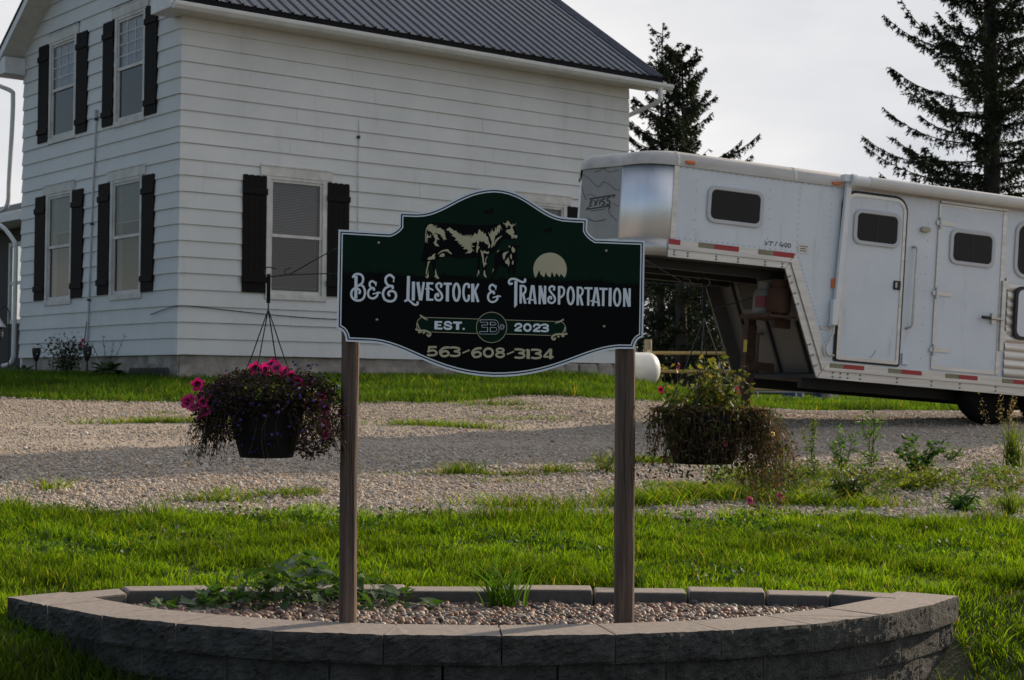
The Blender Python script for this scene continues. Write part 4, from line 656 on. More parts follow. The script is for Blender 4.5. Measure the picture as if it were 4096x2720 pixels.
def course(z,length,wins,place,frac=0):
    iv=[(0,length)]
    for a,b,z0,z1 in wins:
        zz0,zz1=z0,z1+.17
        if z+HC*.95>zz0 and z+.01<zz1:
            pad=.10 if z+.02>z1 else 0.0
            nv=[]
            for p,q in iv:
                if b<=p or a>=q: nv.append((p,q)); continue
                if a-p>.02: nv.append((p,a+.01))
                if q-b>.02: nv.append((b-.01,q))
            iv=nv
    for a,b,z0,z1 in wins:      # short boards under the sill and over the head
        lo,hi=z0+.004,z1+.165
        if z<lo-.02<z+HC*.95: frag(a,b,z,lo,place)
        if z+.02<hi<z+HC-.02: frag(a,b,hi,z+HC,place)
    for p,q in iv:
        cuts=[p]
        if q-p>7: cuts+= [p+(q-p)*random.uniform(.2,.42),p+(q-p)*random.uniform(.58,.8)]
        elif q-p>3.2: cuts.append(p+(q-p)*random.uniform(.35,.65))
        cuts.append(q)
        for i in range(len(cuts)-1): place(cuts[i]+(.002 if i else 0),cuts[i+1]-.001,z)
def place_long(a,b,z): put('siding_board',UB,H,(a,random.uniform(-.002,.001),z+random.uniform(-.003,.003)),(0,random.uniform(-.0007,.0007),0),(b-a,1,1))
def place_gable(a,b,z): put('siding_board',UB,H,(random.uniform(-.002,.001),b,z+random.uniform(-.003,.003)),(0,0,GROT),(b-a,1,1))
for k in range(NCO):
    z=Z0+k*HC; course(z,LW,wl,place_long); course(z,GW,wg,place_gable)
    mb=MB() if k==0 else None
    if k==0:
        mb.hexa([(-.038,-.038,-.004),(.022,-.037,-.004),(.022,-.02,-.004),(-.02,-.02,-.004),(-.016,-.016,HC-.004),(.022,-.014,HC-.004),(.022,-.005,HC-.004),(-.005,-.005,HC-.004)])
        mb.hexa([(-.0375,-.0375,-.003),(-.0365,.022,-.003),(-.02,.022,-.003),(-.02,-.02,-.003),(-.0155,-.0155,HC-.004),(-.0155,.022,HC-.004),(-.005,.022,HC-.004),(-.005,-.005,HC-.004)])
        CM=mb.mesh('corner_cap',paint)
    put('corner_cap',CM,H,(0,0,z))
# gable triangle boards
RS_=.667; EAVE=.45
def gable_half(z): return (9.72-z)/RS_   # half width of the wall under the rake at height z
k=NCO
while Z0+k*HC<9.5:
    z=Z0+k*HC; a0=max(.0,3.15-gable_half(z)); a1=max(0,3.15-gable_half(z+HC)); b0=GW-a0; b1=GW-a1
    segs=[(a0,a1,b0,b1)]
    if z<7.79:
        segs=[(a0,a1,1.215-.10,1.215-.10),(2.37+.10,2.37+.10,3.92-.1,3.92-.1),(5.09+.1,5.09+.1,b0,b1)]
    for s0,s1,e0,e1 in segs:
        if e0-s0<.05: continue
        mb=MB(); e1_=max(e1,s1+.01); mb.hexa([(-.034,s0,z),(-.034,e0,z),(-.002,e0,z),(-.002,s0,z),(-.010,s1,z+HC),(-.010,e1_,z+HC),(-.002,e1_,z+HC),(-.002,s1,z+HC)]); mb.build('siding_board',paint,H)
    k+=1
m=MB(); m.add([(.10,0.05,7.3),(.10,GW-.05,7.3),(.10,3.15,9.5)],[(0,1,2)]); m.build('gable_core',inner,H)
# foundation: rendered rubble, uneven
def foundation():
    mb=MB(); r=np.random.default_rng(5)
    def strip(p0,p1,nx,nrm):
        V=[];F=[];nz=5
        for j in range(nz+1):
            for i in range(nx+1):
                s=i/nx; off=.03+.018*r.normal()*(.4 if j in(0,nz) else 1)+.03*sin(s*17)*.4
                x=p0[0]+(p1[0]-p0[0])*s-nrm[0]*.05+nrm[0]*off; y=p0[1]+(p1[1]-p0[1])*s-nrm[1]*.05+nrm[1]*off; V.append((x,y,1.2+(Z0+.005-1.2)*j/nz))
        k=nx+1
        for j in range(nz):
            for i in range(nx): F.append((j*k+i,j*k+i+1,(j+1)*k+i+1,(j+1)*k+i))
        mb.add(V,F)
    strip((0,0),(LW,0),70,(0,-1)); strip((0,GW),(0,0),46,(-1,0)); strip((LW,0),(LW,GW),30,(1,0))
    return mb.build('foundation',found,H)
foundation()
rubm=mat('rubble_stone',(.20,.18,.155),.95,col2=(.36,.33,.29),scale=5,bump=.6,bscale=20)
def rubble(x,y,z,sx,sz,seed):
    bm=bmesh.new(); bmesh.ops.create_icosphere(bm,subdivisions=2,radius=.5); r=random.Random(seed)
    for v in bm.verts:
        c=Vector([math.copysign(.5*(abs(q)/.5)**.45,q) for q in v.co]); k=max(abs(c.x),abs(c.z))/.5; v.co=Vector((c.x*sx*(1+.12*r.gauss(0,1)*.5),c.y*.10,c.z*sz*(1+.1*r.gauss(0,1)*.5)))*(1+.12*(1-k))
    me=bpy.data.meshes.new('foundation_stone'); bm.to_mesh(me); bm.free(); me.materials.append(rubm); put('foundation_stone',me,H,(x,y,z))
xx=6.6
for k in range(9):
    wd=random.uniform(.28,.5)
    if xx+wd>9.42: break
    rubble(xx+wd/2,-.03,1.80+random.uniform(-.01,.01),wd*.96,.30,k); 
    if k%2: rubble(xx+wd/2,-.03,1.60,wd*.9,.2,k+30)
    xx+=wd
m=MB(); m.box((5.0,-.10,1.50),(6.5,.02,1.66)); m.box((5.0,-.30,1.40),(6.5,-.11,1.52)); m.build('cellar_hatch',mat('dark_old_timber',(.02,.018,.016),.9),H)
# broken limewash at the corner
# ---------------------------------------------------------------- windows
def window(side,a,b,z0,z1,style):
    w=b-a; h=z1-z0
    m=MB(); cw=.085
    m.box((0,-.040,0),(cw,.03,h)); m.box((w-cw,-.040,0),(w,.03,h)); m.box((0.001,-.047,-.005),(w-.001,.03,.085)); m.box((cw,-.036,h-.05),(w-cw,.03,h-.001))
    o=m.build('window',trimm,H)
    if side=='L': o.location=(a,0,z0)
    else: o.location=(0,b,z0); o.rotation_euler=(0,0,GROT)
    t=MB(); t.box((-.11,-.045,h),(w+.09,.01,h+.165)); t.box((-.12,-.056,h+.155),(w+.10,.005,h+.175)); t.build('head_trim',trimm,o)
    fr=MB(); x0,x1=cw,w-cw; s=.042; zb=.085; zt=h-.05; zm=zb+(zt-zb)*.50
    fr.box((x0,-.020,zm-.005),(x1,.012,zm+.045)); fr.box((x0,-.018,zt-s),(x1,.010,zt)); fr.box((x0,-.018,zm+.045),(x0+s,.010,zt-s)); fr.box((x1-s,-.018,zm+.045),(x1,.010,zt-s)); fr.build('upper_sash',trimm,o)
    fr=MB(); fr.box((x0,-.008,zb),(x1,.022,zb+.06)); fr.box((x0,-.006,zb+.06),(x0+s,.022,zm-.005)); fr.box((x1-s,-.006,zb+.06),(x1,.022,zm-.005)); fr.build('lower_sash',trimm,o)
    m=MB(); m.add([(x0+s,.0,zm+.04),(x1-s,.0,zm+.04),(x1-s,.0,zt-s),(x0+s,.0,zt-s)],[(0,1,2,3)]); m.build('pane',pane_g,o)
    m=MB(); m.add([(x0+s,.012,zb+.055),(x1-s,.012,zb+.055),(x1-s,.012,zm),(x0+s,.012,zm)],[(0,1,2,3)]); m.build('pane',pane_d if style=='blind' else pane_g,o)
    if style=='grid':
        g=MB()
        for q in (1/3,2/3): xx=x0+s+(x1-x0-2*s)*q; g.box((xx-.009,-.008,zm+.045),(xx+.009,-.002,zt-s))
        for q in (.25,.5,.75): zz=zm+.045+(zt-s-zm-.045)*q; g.box((x0+s,-.0075,zz-.009),(x1-s,-.0025,zz+.009))
        g.build('glazing_bar',trimm,o)
        m=MB(); m.add([(x0+s,.05,zm+.02),(x1-s,.05,zm+.02),(x1-s,.05,zt),(x0+s,.05,zt)],[(0,1,2,3)]); m.build('reflection_sheet',mat('painted_sky_reflection',(.5,.56,.64),.7,var=.06),o)  # pale blue sheet paints the sky reflection of the upper pane
        m=MB(); m.add([(x0+s,.016,zb+.055),(x1-s,.016,zb+.055),(x1-s,.016,zm),(x0+s,.016,zm)],[(0,1,2,3)]); m.build('insect_screen',screen,o)
    else:
        bl=MB(); z=zb+.12 if style=='blind' else zm+.30*(zt-zm)
        while z<zt-.02:
            bl.add([(x0+.03,.055,z),(x1-.05,.055,z),(x1-.05,.072,z+.0175),(x0+.03,.072,z+.0175)],[(0,1,2,3)]); z+=.026
        bl.box((x0+.03,.05,(zb+.10) if style=='blind' else zm+.30*(zt-zm)-.02),(x1-.05,.08,(zb+.12) if style=='blind' else zm+.30*(zt-zm)-.003))
        q=bl.build('blind',blindm,o); q['kind']='stuff'
        if style=='blind':
            m=MB(); m.add([(x0+s,.016,zb+.055),(x1-s,.016,zb+.055),(x1-s,.016,zm),(x0+s,.016,zm)],[(0,1,2,3)]); 
        else:
            c=MB(); nn=18
            for aa,bb in ((x0,x0+.17),(x1-.15,x1)):
                V=[];F=[]
                for i in range(nn+1):
                    q_=i/nn; V+= [(aa+(bb-aa)*q_,.085+.014*sin(q_*22),zb),(aa+(bb-aa)*q_,.085+.014*sin(q_*22),zt)]
                for i in range(nn): F.append((2*i,2*i+2,2*i+3,2*i+1))
                c.add(V,F)
            c.build('curtain',drape,o)
    return o
for i,(a,b,z0,z1) in enumerate(wl): window('L',a,b,z0,z1,'blind')
for i,(a,b,z0,z1) in enumerate(wg): window('G',a,b,z0,z1,'curtain' if i<2 else 'grid')
# ---------------------------------------------------------------- shutters of four scalloped boards with two battens
def board_mesh(w,h):
    mb=MB(); n=6; P=[(0,0),(w,0)]+[(w/2+w/2*cos(pi*i/n),h-.02+.02*sin(pi*i/n)) for i in range(n+1)]; mb.prism(P,-.052,-.030); return mb.mesh('board',shut)
SB={}
def shutter(side,a,b,z0,z1):
    w=b-a; h=z1-z0; m=MB(); m.box((.006,-.032,.01),(w-.006,-.012,h-.03)); o=m.build('shutter',shut,H)
    if side=='L': o.location=(a,0,z0)
    else: o.location=(0,b,z0); o.rotation_euler=(0,0,GROT)
    n=4; bw=w/n-.004; key=(round(bw,3),round(h,2))
    if key not in SB: SB[key]=board_mesh(bw,h)
    for i in range(n): put('board',SB[key],o,(i*w/n+.002,0,0))
    for zz in (h*.085,h*.835):
        mb=MB(); mb.box((-.012,-.074,zz),(w+.012,-.050,zz+.10)); mb.build('batten',shutb,o,bevel=.006)
for a,b in ((1.085,1.52),(2.675,3.105),(6.385,6.815),(7.935,8.365)): shutter('L',a,b,2.975,4.872)
for a,b,z0,z1 in ((.82,1.25,2.975,4.865),(2.47,2.90,2.985,4.872),(3.52,3.985,2.975,4.87),(5.16,5.60,2.985,4.88),(.79,1.215,5.83,7.60),(2.40,2.81,5.83,7.605),(3.44,3.89,5.845,7.61),(5.11,5.55,5.855,7.635)): shutter('G',a,b,z0,z1)
# ---------------------------------------------------------------- roof
X0,X1=-.44,9.99; ZE=7.465                       # eave line at y=-EAVE
RIDGE=3.15; ZR=ZE+RS_*(RIDGE+EAVE)
PW=.9144; rib=[(0,0),(.050,0),(.072,.030),(.098,.030),(.120,0),(.165,0),(.170,.006),(.18,.006),(.185,0)]
prof=[]
for q in range(4): prof+= [(q*.2286+x_,z_) for x_,z_ in rib]
prof.append((PW,0))
L2=sqrt((RIDGE+EAVE)**2+(ZR-ZE)**2)
mb=MB(); V=[];F=[]
for x_,z_ in prof: V+= [(x_,0,z_),(x_,L2,z_),(x_,0,z_-.0015)]
for i in range(len(prof)-1): F+= [(3*i,3*i+3,3*i+4,3*i+1),(3*i+2,3*i+5,3*i+3,3*i)]
mb.add(V,F); RP=mb.mesh('roof_panel',roofm)
pitch=atan2(ZR-ZE,RIDGE+EAVE); n=int((X1-X0)/PW); last=(X1-X0)-n*PW
for i in range(n+1):
    o=put('roof_panel',RP,H,(X0+i*PW,-EAVE-.03,ZE+.005),(pitch,0,0),(1 if i<n else last/PW,1,1))
    put('roof_panel',RP,H,(X0+i*PW+(PW if i<n else last),2*RIDGE+EAVE+.03,ZE+.005),(pitch,0,pi),(1 if i<n else last/PW,1,1))
m=MB(); t=.10
m.hexa([(X0+.01,-EAVE,ZE-t),(X1-.01,-EAVE,ZE-t),(X1-.01,RIDGE,ZR-t),(X0+.01,RIDGE,ZR-t),(X0+.01,-EAVE,ZE-.006),(X1-.01,-EAVE,ZE-.006),(X1-.01,RIDGE,ZR-.006),(X0+.01,RIDGE,ZR-.006)])
m.hexa([(X0+.01,RIDGE,ZR-t),(X1-.01,RIDGE,ZR-t),(X1-.01,2*RIDGE+EAVE,ZE-t),(X0+.01,2*RIDGE+EAVE,ZE-t),(X0+.01,RIDGE,ZR-.006),(X1-.01,RIDGE,ZR-.006),(X1-.01,2*RIDGE+EAVE,ZE-.006),(X0+.01,2*RIDGE+EAVE,ZE-.006)])
m.build('roof_deck',soff,H)
# dark drip edge, rakes, soffits
darkm=mat('dark_trim_metal',(.006,.006,.007),.6,spec=.1); fas=mat('white_fascia',(.62,.63,.64),.5,var=.08)
m=MB(); m.box((X0-.01,-EAVE-.012,ZE-.10),(X1,-EAVE-.001,ZE+.002)); m.build('drip_edge',darkm,H)
for xs_,nm in ((X0,-1),(X1,1)):
    for y0,y1,za,zb in ((-EAVE-.03,RIDGE,ZE,ZR),(2*RIDGE+EAVE+.03,RIDGE,ZE,ZR)):
        m=MB(); a=xs_-.012 if nm<0 else xs_-.004; b=xs_+.004 if nm<0 else xs_+.012
        m.hexa([(a,y0,za-.05),(b,y0,za-.05),(b,y1,zb-.05),(a,y1,zb-.05),(a,y0,za+.03),(b,y0,za+.03),(b,y1,zb+.03),(a,y1,zb+.03)]); m.build('rake_trim',darkm,H)
        m=MB(); a=xs_-.006 if nm<0 else xs_-.016; b=xs_+.016 if nm<0 else xs_+.006
        m.hexa([(a,y0,za-.21),(b,y0,za-.21),(b,y1,zb-.21),(a,y1,zb-.21),(a,y0,za-.055),(b,y0,za-.055),(b,y1,zb-.055),(a,y1,zb-.055)]); m.build('rake_fascia',fas,H)
# rake soffit as separate panels, boxed eave returns
def rake_soffit(x0,x1,side):
    nP=14
    for i in range(nP):
        q0,q1=i/nP,(i+1)/nP-.003
        ya=(-EAVE+(RIDGE+EAVE)*q0) if side==0 else (2*RIDGE+EAVE-(RIDGE+EAVE)*q0); yb=(-EAVE+(RIDGE+EAVE)*q1) if side==0 else (2*RIDGE+EAVE-(RIDGE+EAVE)*q1)
        za=ZE-.19+(ZR-ZE)*q0; zb=ZE-.19+(ZR-ZE)*q1
        if abs(yb-3.15)>3.5: continue
        m=MB(); m.hexa([(x0,ya,za),(x1,ya,za),(x1,yb,zb),(x0,yb,zb),(x0,ya,za+.012),(x1,ya,za+.012),(x1,yb,zb+.012),(x0,yb,zb+.012)]); m.build('soffit_panel',soff,H)
rake_soffit(X0+.017,-.012,0); rake_soffit(X0+.017,-.012,1)
for i in range(28):
    xa=X0+.01+(X1-X0-.02)*i/28; xb=X0+.01+(X1-X0-.02)*(i+1)/28-.004
    m=MB(); m.box((xa,-EAVE+.0,ZT-.055),(xb,-.028 if xa>-.3 else -.031,ZT-.043)); m.build('soffit_panel',soff,H)
m=MB(); m.box((X0+.002,-EAVE-.002,ZT-.057),(X1-.002,-EAVE+.012,ZE-.1)); m.build('eave_fascia',fas,H)
m=MB(); m.box((X0+.018,-EAVE+.014,ZT-.06),(-.033,.25,ZT+.16)); m.build('eave_return',fas,H)
m=MB(); m.box((X0+.0175,GW-.10,ZT-.10),(-.033,GW+EAVE,ZT+.20)); m.box((-.03,GW+.04,ZT-.10),(LW,GW+EAVE,ZT-.09)); m.build('eave_return',fas,H)
# gutter with its laps, and downpipes
gp=[(0,.0),(0,.115),(-.012,.118),(-.012,.108),(-.095,.108),(-.115,.122),(-.125,.112),(-.118,.06),(-.085,.015),(-.07,0)]
m=MB(); ga=[(-EAVE-.013+a,7.236+b*.9) for a,b in gp]
m.prism(ga,X0+.02,X1+.17,axis='x'); g_=m.build('gutter',gutm,H)
for xx in (3.45,5.55,5.85,6.1,8.2,9.6):
    m=MB(); m.prism([(y_+(-.003),z_-.003) if y_<-EAVE-.05 else (y_,z_-.003) for y_,z_ in ga],xx,xx+.012,axis='x'); m.build('gutter_lap',fas,g_)
def pipe(pts,r,name='downpipe',mt=gutm,n=10):
    m=MB(); m.tube([tuple(p) for p in spline(pts,5)],r,n); o=m.build(name,mt,H,True); return o
pipe([(9.85,-.52,7.26),(9.85,-.52,7.10),(9.84,-.46,6.99),(9.62,.22,6.76),(9.57,.36,6.66),(9.57,.40,6.45),(9.57,.40,2.0)],.045)
pipe([(-.30,6.98,7.36),(-.30,6.98,7.22),(-.28,6.95,7.12),(-.10,6.70,6.98),(-.08,6.66,6.85),(-.08,6.68,6.3),(-.08,6.78,5.3),(-.08,6.80,4.95),(-.10,6.86,4.80),(-.12,7.05,4.74)],.042)
pipe([(-.12,7.2,4.50),(-.08,6.95,4.40),(-.06,6.55,4.15),(-.055,6.47,4.02),(-.055,6.46,3.6),(-.055,6.48,2.2),(-.055,6.50,1.95),(-.10,6.58,1.84),(-.18,6.70,1.80)],.042)
# conduit, cables and hooks on the walls
grey=mat('grey_conduit',(.40,.42,.44),.45,var=.06,metal=.4); blackc=mat('black_cable',(.012,.012,.013),.5)
pipe([(-.05,3.03,6.05),(-.05,3.06,5.4),(-.05,3.12,4.6),(-.05,3.18,3.4),(-.05,3.24,2.25),(-.05,3.25,2.12)],.016,'conduit',grey)
m=MB(); m.box((-.085,2.99,6.02),(-.028,3.07,6.16)); m.build('conduit_head',grey,H)
for zz,yy in ((5.98,3.03),(4.2,3.14),(2.9,3.21)): m=MB(); m.box((-.075,yy-.025,zz),(-.028,yy+.03,zz+.035)); m.build('conduit_clip',blackc,H)
pipe([(-.05,3.26,2.16),(-.06,3.34,2.13),(-.05,3.36,2.2),(-.05,3.27,2.55)],.007,'cable',blackc)
pipe([(-.06,.85,2.60),(-.06,.4,2.66),(-.05,-.05,2.705),(.25,-.045,2.71),(.9,-.045,2.67),(1.6,-.045,2.63),(2.4,-.045,2.60),(3.0,-.045,2.60),(3.6,-.045,2.64),(4.6,-.045,2.62)],.007,'cable',blackc)
pipe([(3.27,-.045,5.98),(3.285,-.045,5.75),(3.27,-.045,5.2),(3.28,-.045,4.4),(3.27,-.045,3.2),(3.28,-.045,2.7)],.006,'cable',grey)
m=MB(); m.box((3.255,-.06,5.66),(3.30,-.02,5.71)); m.build('cable_clip',blackc,H)
# enclosed porch set back at the far end of the gable wall
pw=mat('porch_dark_siding',(.028,.026,.026),.8,var=.15,scale=3); 
m=MB(); m.box((.9,GW+.005,1.55),(4,GW+4.2,4.75)); po=m.build('porch',pw,H)
for yy in (GW+.25,GW+1.15,GW+2.05):
    m=MB(); 
    for a,b,c,d in ((yy,yy+.07,2.75,4.25),(yy+.70,yy+.77,2.75,4.25),(yy,yy+.77,2.68,2.76),(yy,yy+.77,4.24,4.32),(yy,yy+.77,3.47,3.53)): m.box((.855,a,c),(.899,b,d))
    f_=m.build('window',trimm,po)
    m=MB(); m.add([(.885,yy+.07,2.76),(.885,yy+.7,2.76),(.885,yy+.7,4.24),(.885,yy+.07,4.24)],[(0,1,2,3)]); m.build('pane',pane_d,f_)
m=MB(); m.hexa([(.25,GW+.03,4.80),(.25,GW+4.4,4.80),(4,GW+4.4,5.9),(4,GW+.03,5.9),(.25,GW+.03,4.92),(.25,GW+4.4,4.92),(4,GW+4.4,6.02),(4,GW+.03,6.02)]); m.build('roof',roofm,po)
m=MB(); m.box((.24,GW+.03,4.62),(.27,GW+4.4,4.795)); m.box((.27,GW+.03,4.62),(.9,GW+4.4,4.64)); m.build('fascia',fas,po)
# ================================================================ horse trailer
# local frame: x towards the rear, y away from the camera side, z up; tipped nose-up on its jack
TM=Matrix(((.934808,-.349918,.060763,3.7474),(.349181,.936780,.022697,17.0),(-.064863,0,.997894,1.77498),(0,0,0,1)))
T=empty('horse_trailer',label='white aluminium gooseneck horse trailer with living quarters door and rolled awning',cat='trailer'); T.matrix_world=TM
skin=mat('white_trailer_skin',(.55,.60,.66),.38,col2=(.64,.68,.73),scale=2,spec=.5,bump=.05,bscale=2.5,grime=(3,(2.5,1,.5),(.36,.36,.35),.6)); alu=mat('brushed_aluminium',(.42,.41,.39),.42,col2=(.60,.58,.55),scale=7,metal=.75,stretch=(.2,1,3)); polish=mat('polished_aluminium',(.74,.77,.82),.5,var=.05,scale=9,metal=1,stretch=(1,1,.1)); pp=polish.node_tree.nodes['Principled BSDF']; pp.inputs['Anisotropic'].default_value=.0; pp.inputs['Anisotropic Rotation'].default_value=0; tg_=polish.node_tree.nodes.new('ShaderNodeTangent'); tg_.direction_type='RADIAL'; tg_.axis='Z'; polish.node_tree.links.new(tg_.outputs[0],pp.inputs['Tangent'])
roofw=mat('dusty_roof_skin',(.36,.34,.32),.55,col2=(.58,.56,.54),scale=4,stretch=(.3,1,2)); frontg=mat('grey_nose_panel',(.24,.23,.22),.35,var=.08,metal=.3); darkg=mat('tinted_window',(.004,.004,.005),.15,spec=.18); gasket=mat('rubber_black',(.012,.012,.012),.6); framew=mat('window_frame_grey',(.45,.46,.48),.4,var=.05); redt=mat('red_reflector_tape',(.32,.012,.016),.4,var=.1); khaki=mat('dull_reflector_tape',(.20,.18,.11),.5,var=.1); orange=mat('amber_lamp_lens',(.62,.14,.02),.3,var=.1); under=mat('shade_dark_panel',(.085,.082,.08),.5,var=.08); darks=mat('dark_chassis',(.02,.02,.02),.7); rust=mat('rusty_steel',(.022,.014,.011),.85,col2=(.09,.045,.025),scale=12)
TWD=1.9; REAR=5.2
nosec=[(-2.37,0),(-2.50,.02),(-2.61,.075),(-2.69,.165),(-2.74,.28),(-2.78,.42)]
plan=nosec+[(-2.90,.70),(-2.98,.90),(-2.98,1.0),(-2.90,1.20)]+[(u,TWD-o) for u,o in nosec[::-1]]
def side(y0,y1,nm):
    m=MB(); m.prism([(-2.37,1.83),(-2.37,.93),(-1.06,.93),(-.60,-.15),(REAR,-.15),(REAR,1.83)],y0,y1); return m.build(nm,skin,T)
side(0,.03,'side_panel'); side(TWD-.03,TWD,'side_panel').data.materials[0]=under  # far side and bulkhead: dark colour paints the shading under the gooseneck
m=MB(); m.box((REAR-.03,.031,-.15),(REAR+.002,TWD-.031,1.83)); m.build('rear_panel',skin,T)
def strip(pts,z0,z1,nm,mt,off=0,parent=T,smooth=False):
    V=[];F=[]
    for i,(u,o) in enumerate(pts):
        V+= [(u-off,o,z0),(u-off,o,z1)]
    for i in range(len(pts)-1): F.append((2*i,2*i+2,2*i+3,2*i+1))
    m=MB(); m.add(V,F); o=m.build(nm,mt,parent,smooth); s_=o.modifiers.new('thick','SOLIDIFY'); s_.thickness=.004; s_.offset=0; return o
fine=[tuple(p) for p in spline(nosec,4)]
strip(fine,.93,1.83,'nose_corner_panel',polish,0,T,True); strip([(u,TWD-o) for u,o in fine][::-1],.93,1.83,'nose_corner_panel',polish,0,T,True)
strip([(-2.78,.42),(-2.99,.95)],.93,1.83,'nose_panel',frontg,0); strip([(-2.99,.95),(-2.78,TWD-.42)],.93,1.83,'nose_panel',frontg,0)
m=MB(); m.box((-2.40,-.006,1.06),(-2.345,-.0,1.80)); m.build('seam_cover',alu,T)
# lettering on the nose and the side
dvec=Vector((-2.99+2.78,.95-.42,0)).normalized(); nv=Vector((dvec.y,-dvec.x,0))*-1
def flat_strokes(name,S,mt,f,parent):
    m=MB()
    for j,(P,wd) in enumerate(S):
        P=[np.array(q) for q in U(P)]; P=spline(P,4) if len(P)>2 else P; hw=wd/20000; n=len(P); A=[];B=[]
        for i in range(n):
            d=P[min(i+1,n-1)]-P[max(i-1,0)]; d=d/max(1e-9,np.linalg.norm(d)); q=np.array([-d[1],d[0]])*hw; A.append(P[i]+q); B.append(P[i]-q)
        m.add([f(p,j) for p in A]+[f(p,j) for p in B],[(i,i+1,n+i+1,n+i) for i in range(n-1)])
    o=m.build(name,mt,parent); o['kind']='stuff'; return o
fn=lambda p,j:Vector((-2.78,.42,0))+dvec*p[0]+Vector((0,0,p[1]))+nv*(.006+.0004*(j%4))
ink=mat('black_decal',(.012,.012,.012),.5); inkg=mat('grey_decal',(.05,.05,.05),.5)
flat_strokes('nose_lettering',NOSE_LETTERS,ink,fn,T); flat_strokes('nose_graphics',NOSE_WAVES,inkg,fn,T)
flat_strokes('model_lettering',MODEL_MARK,ink,lambda p,j:(p[0],-.003-.0004*(j%4),p[1]),T)
# roof cap: radiused edge all round
ring=plan+[(REAR,TWD),(REAR,0)]
cx=1.2;cy=.95
def rloop(ins):
    out=[]
    for u,o in ring:
        uu=u+ins*(1 if u<0 and u<-2.3 else (-1 if u>=REAR else 0))*(min(1,max(0,(-2.30-u)/.3)) if u<0 else 1); oo=o+ins*(1 if o<cy else -1)*min(1,abs(o-cy)/.8); out.append((uu,oo))
    return out
V=[];F=[];n=len(ring); lv=[(-.016,1.80),(-.018,1.825),(-.012,1.87),(.01,1.915),(.05,1.945),(.12,1.962),(.4,1.985)]
for ins,z in lv: V+= [(u,o,z) for u,o in rloop(ins)]
for i in range(len(lv)-1):
    for k in range(n): F.append((i*n+k,i*n+(k+1)%n,(i+1)*n+(k+1)%n,(i+1)*n+k))
F.append([(len(lv)-1)*n+k for k in range(n)])
m=MB(); m.add(V,F); ro=m.build('roof',roofw,T); smooth_by_angle(ro,60)
for uu in (-2.36,-1.02,.4,1.8,3.2):
    m=MB(); P=[(-.019,1.80),(-.021,1.825),(-.015,1.872),(.008,1.918),(.048,1.948),(.12,1.966)]; m.add([(uu-.012,o,z) for o,z in P]+[(uu+.012,o,z) for o,z in P],[(i,i+1,len(P)+i+1,len(P)+i) for i in range(len(P)-1)]); m.build('roof_seam',alu,ro)
# gooseneck rail, slanted rail, floor rail: each a bent section with a ledge
def rail(nm,pts,th=.02):
    m=MB(); m.prism(pts,-.016,.0-.0005); return m.build(nm,alu,T)
rail('gooseneck_rail',[(-2.42,.878),(-1.084,.892),(-.972,1.062),(-2.42,1.052)]); rail('slant_rail',[(-1.082,.889),(-.640,-.196),(-.523,-.035),(-.966,1.059)]); rail('floor_rail',[(-.632,-.200),(REAR,-.212),(REAR,-.012),(-.517,-.030)])
m=MB(); m.box((-2.42,-.034,.957),(-1.03,-.017,.975)); m.hexa([(-1.035,-.0335,.975),(-.585,-.0335,-.118),(-.585,-.0165,-.118),(-1.035,-.0165,.975),(-1.02,-.0335,.98),(-.57,-.0335,-.113),(-.57,-.0165,-.113),(-1.02,-.0165,.98)]); m.box((-.572,-.040,-.118),(REAR,-.0168,-.100)); m.build('rail_ledge',alu,T)
strip([(u-.004,o) for u,o in fine],.885,1.058,'nose_rail',alu,0,T,True); strip([(-2.784,.42),(-2.994,.95),(-2.784,TWD-.42)],.885,1.058,'nose_rail',alu,0)
# bolts along the rails
bl=MB()
def bolt(u,w,r=.011,y=-.016): bl.lathe([(r,y),(r*.9,y-.006),(r*.4,y-.009)],8,(u,0,w),axis='y')
for u in (-2.55+.2,-2.20,-1.88,-1.63,-1.32,-1.12): bolt(u,.935); bolt(u,.905)
for q in (.04,.10,.2,.3,.68,.78,.88): 
    u=-1.06+.44*q; w=.86-1.06*q; bolt(u+.02,w); bolt(u-.008,w-.012)
for u in (-.45,-.36,-.27,-.12,.33,.76,1.12,1.58,2.1,2.6,3.2): bolt(u,-.135); bolt(u,-.175)
b_=bl.build('rail_bolts',mat('bolt_head',(.22,.22,.23),.4,metal=.8),T); b_['kind']='stuff'
rv=MB()
def rivet(u,w): rv.lathe([(.0055,-.0005),(.004,-.004)],6,(u,0,w),axis='y')
for i in range(22): rivet(-2.30+i*.061,1.078)
for u in (-.955,-.58): 
    for i in range(12 if u<-.9 else 9): rivet(u,1.12+i*.062 if u<-.9 else 1.2+i*.07)
for u in (-2.14,-1.30): 
    for i in range(6): rivet(u,1.18+i*.1)
for i in range(26): rivet(-.925+.45*i/26,1.02-1.04*i/26)
for i in range(9): rivet(.62+0*i,.1+i*.18)
for i in range(38): rivet(-2.33+i*.07,1.788)
r_=rv.build('rivets',mat('rivet',(.25,.25,.26),.5,metal=.6),T); r_['kind']='stuff'
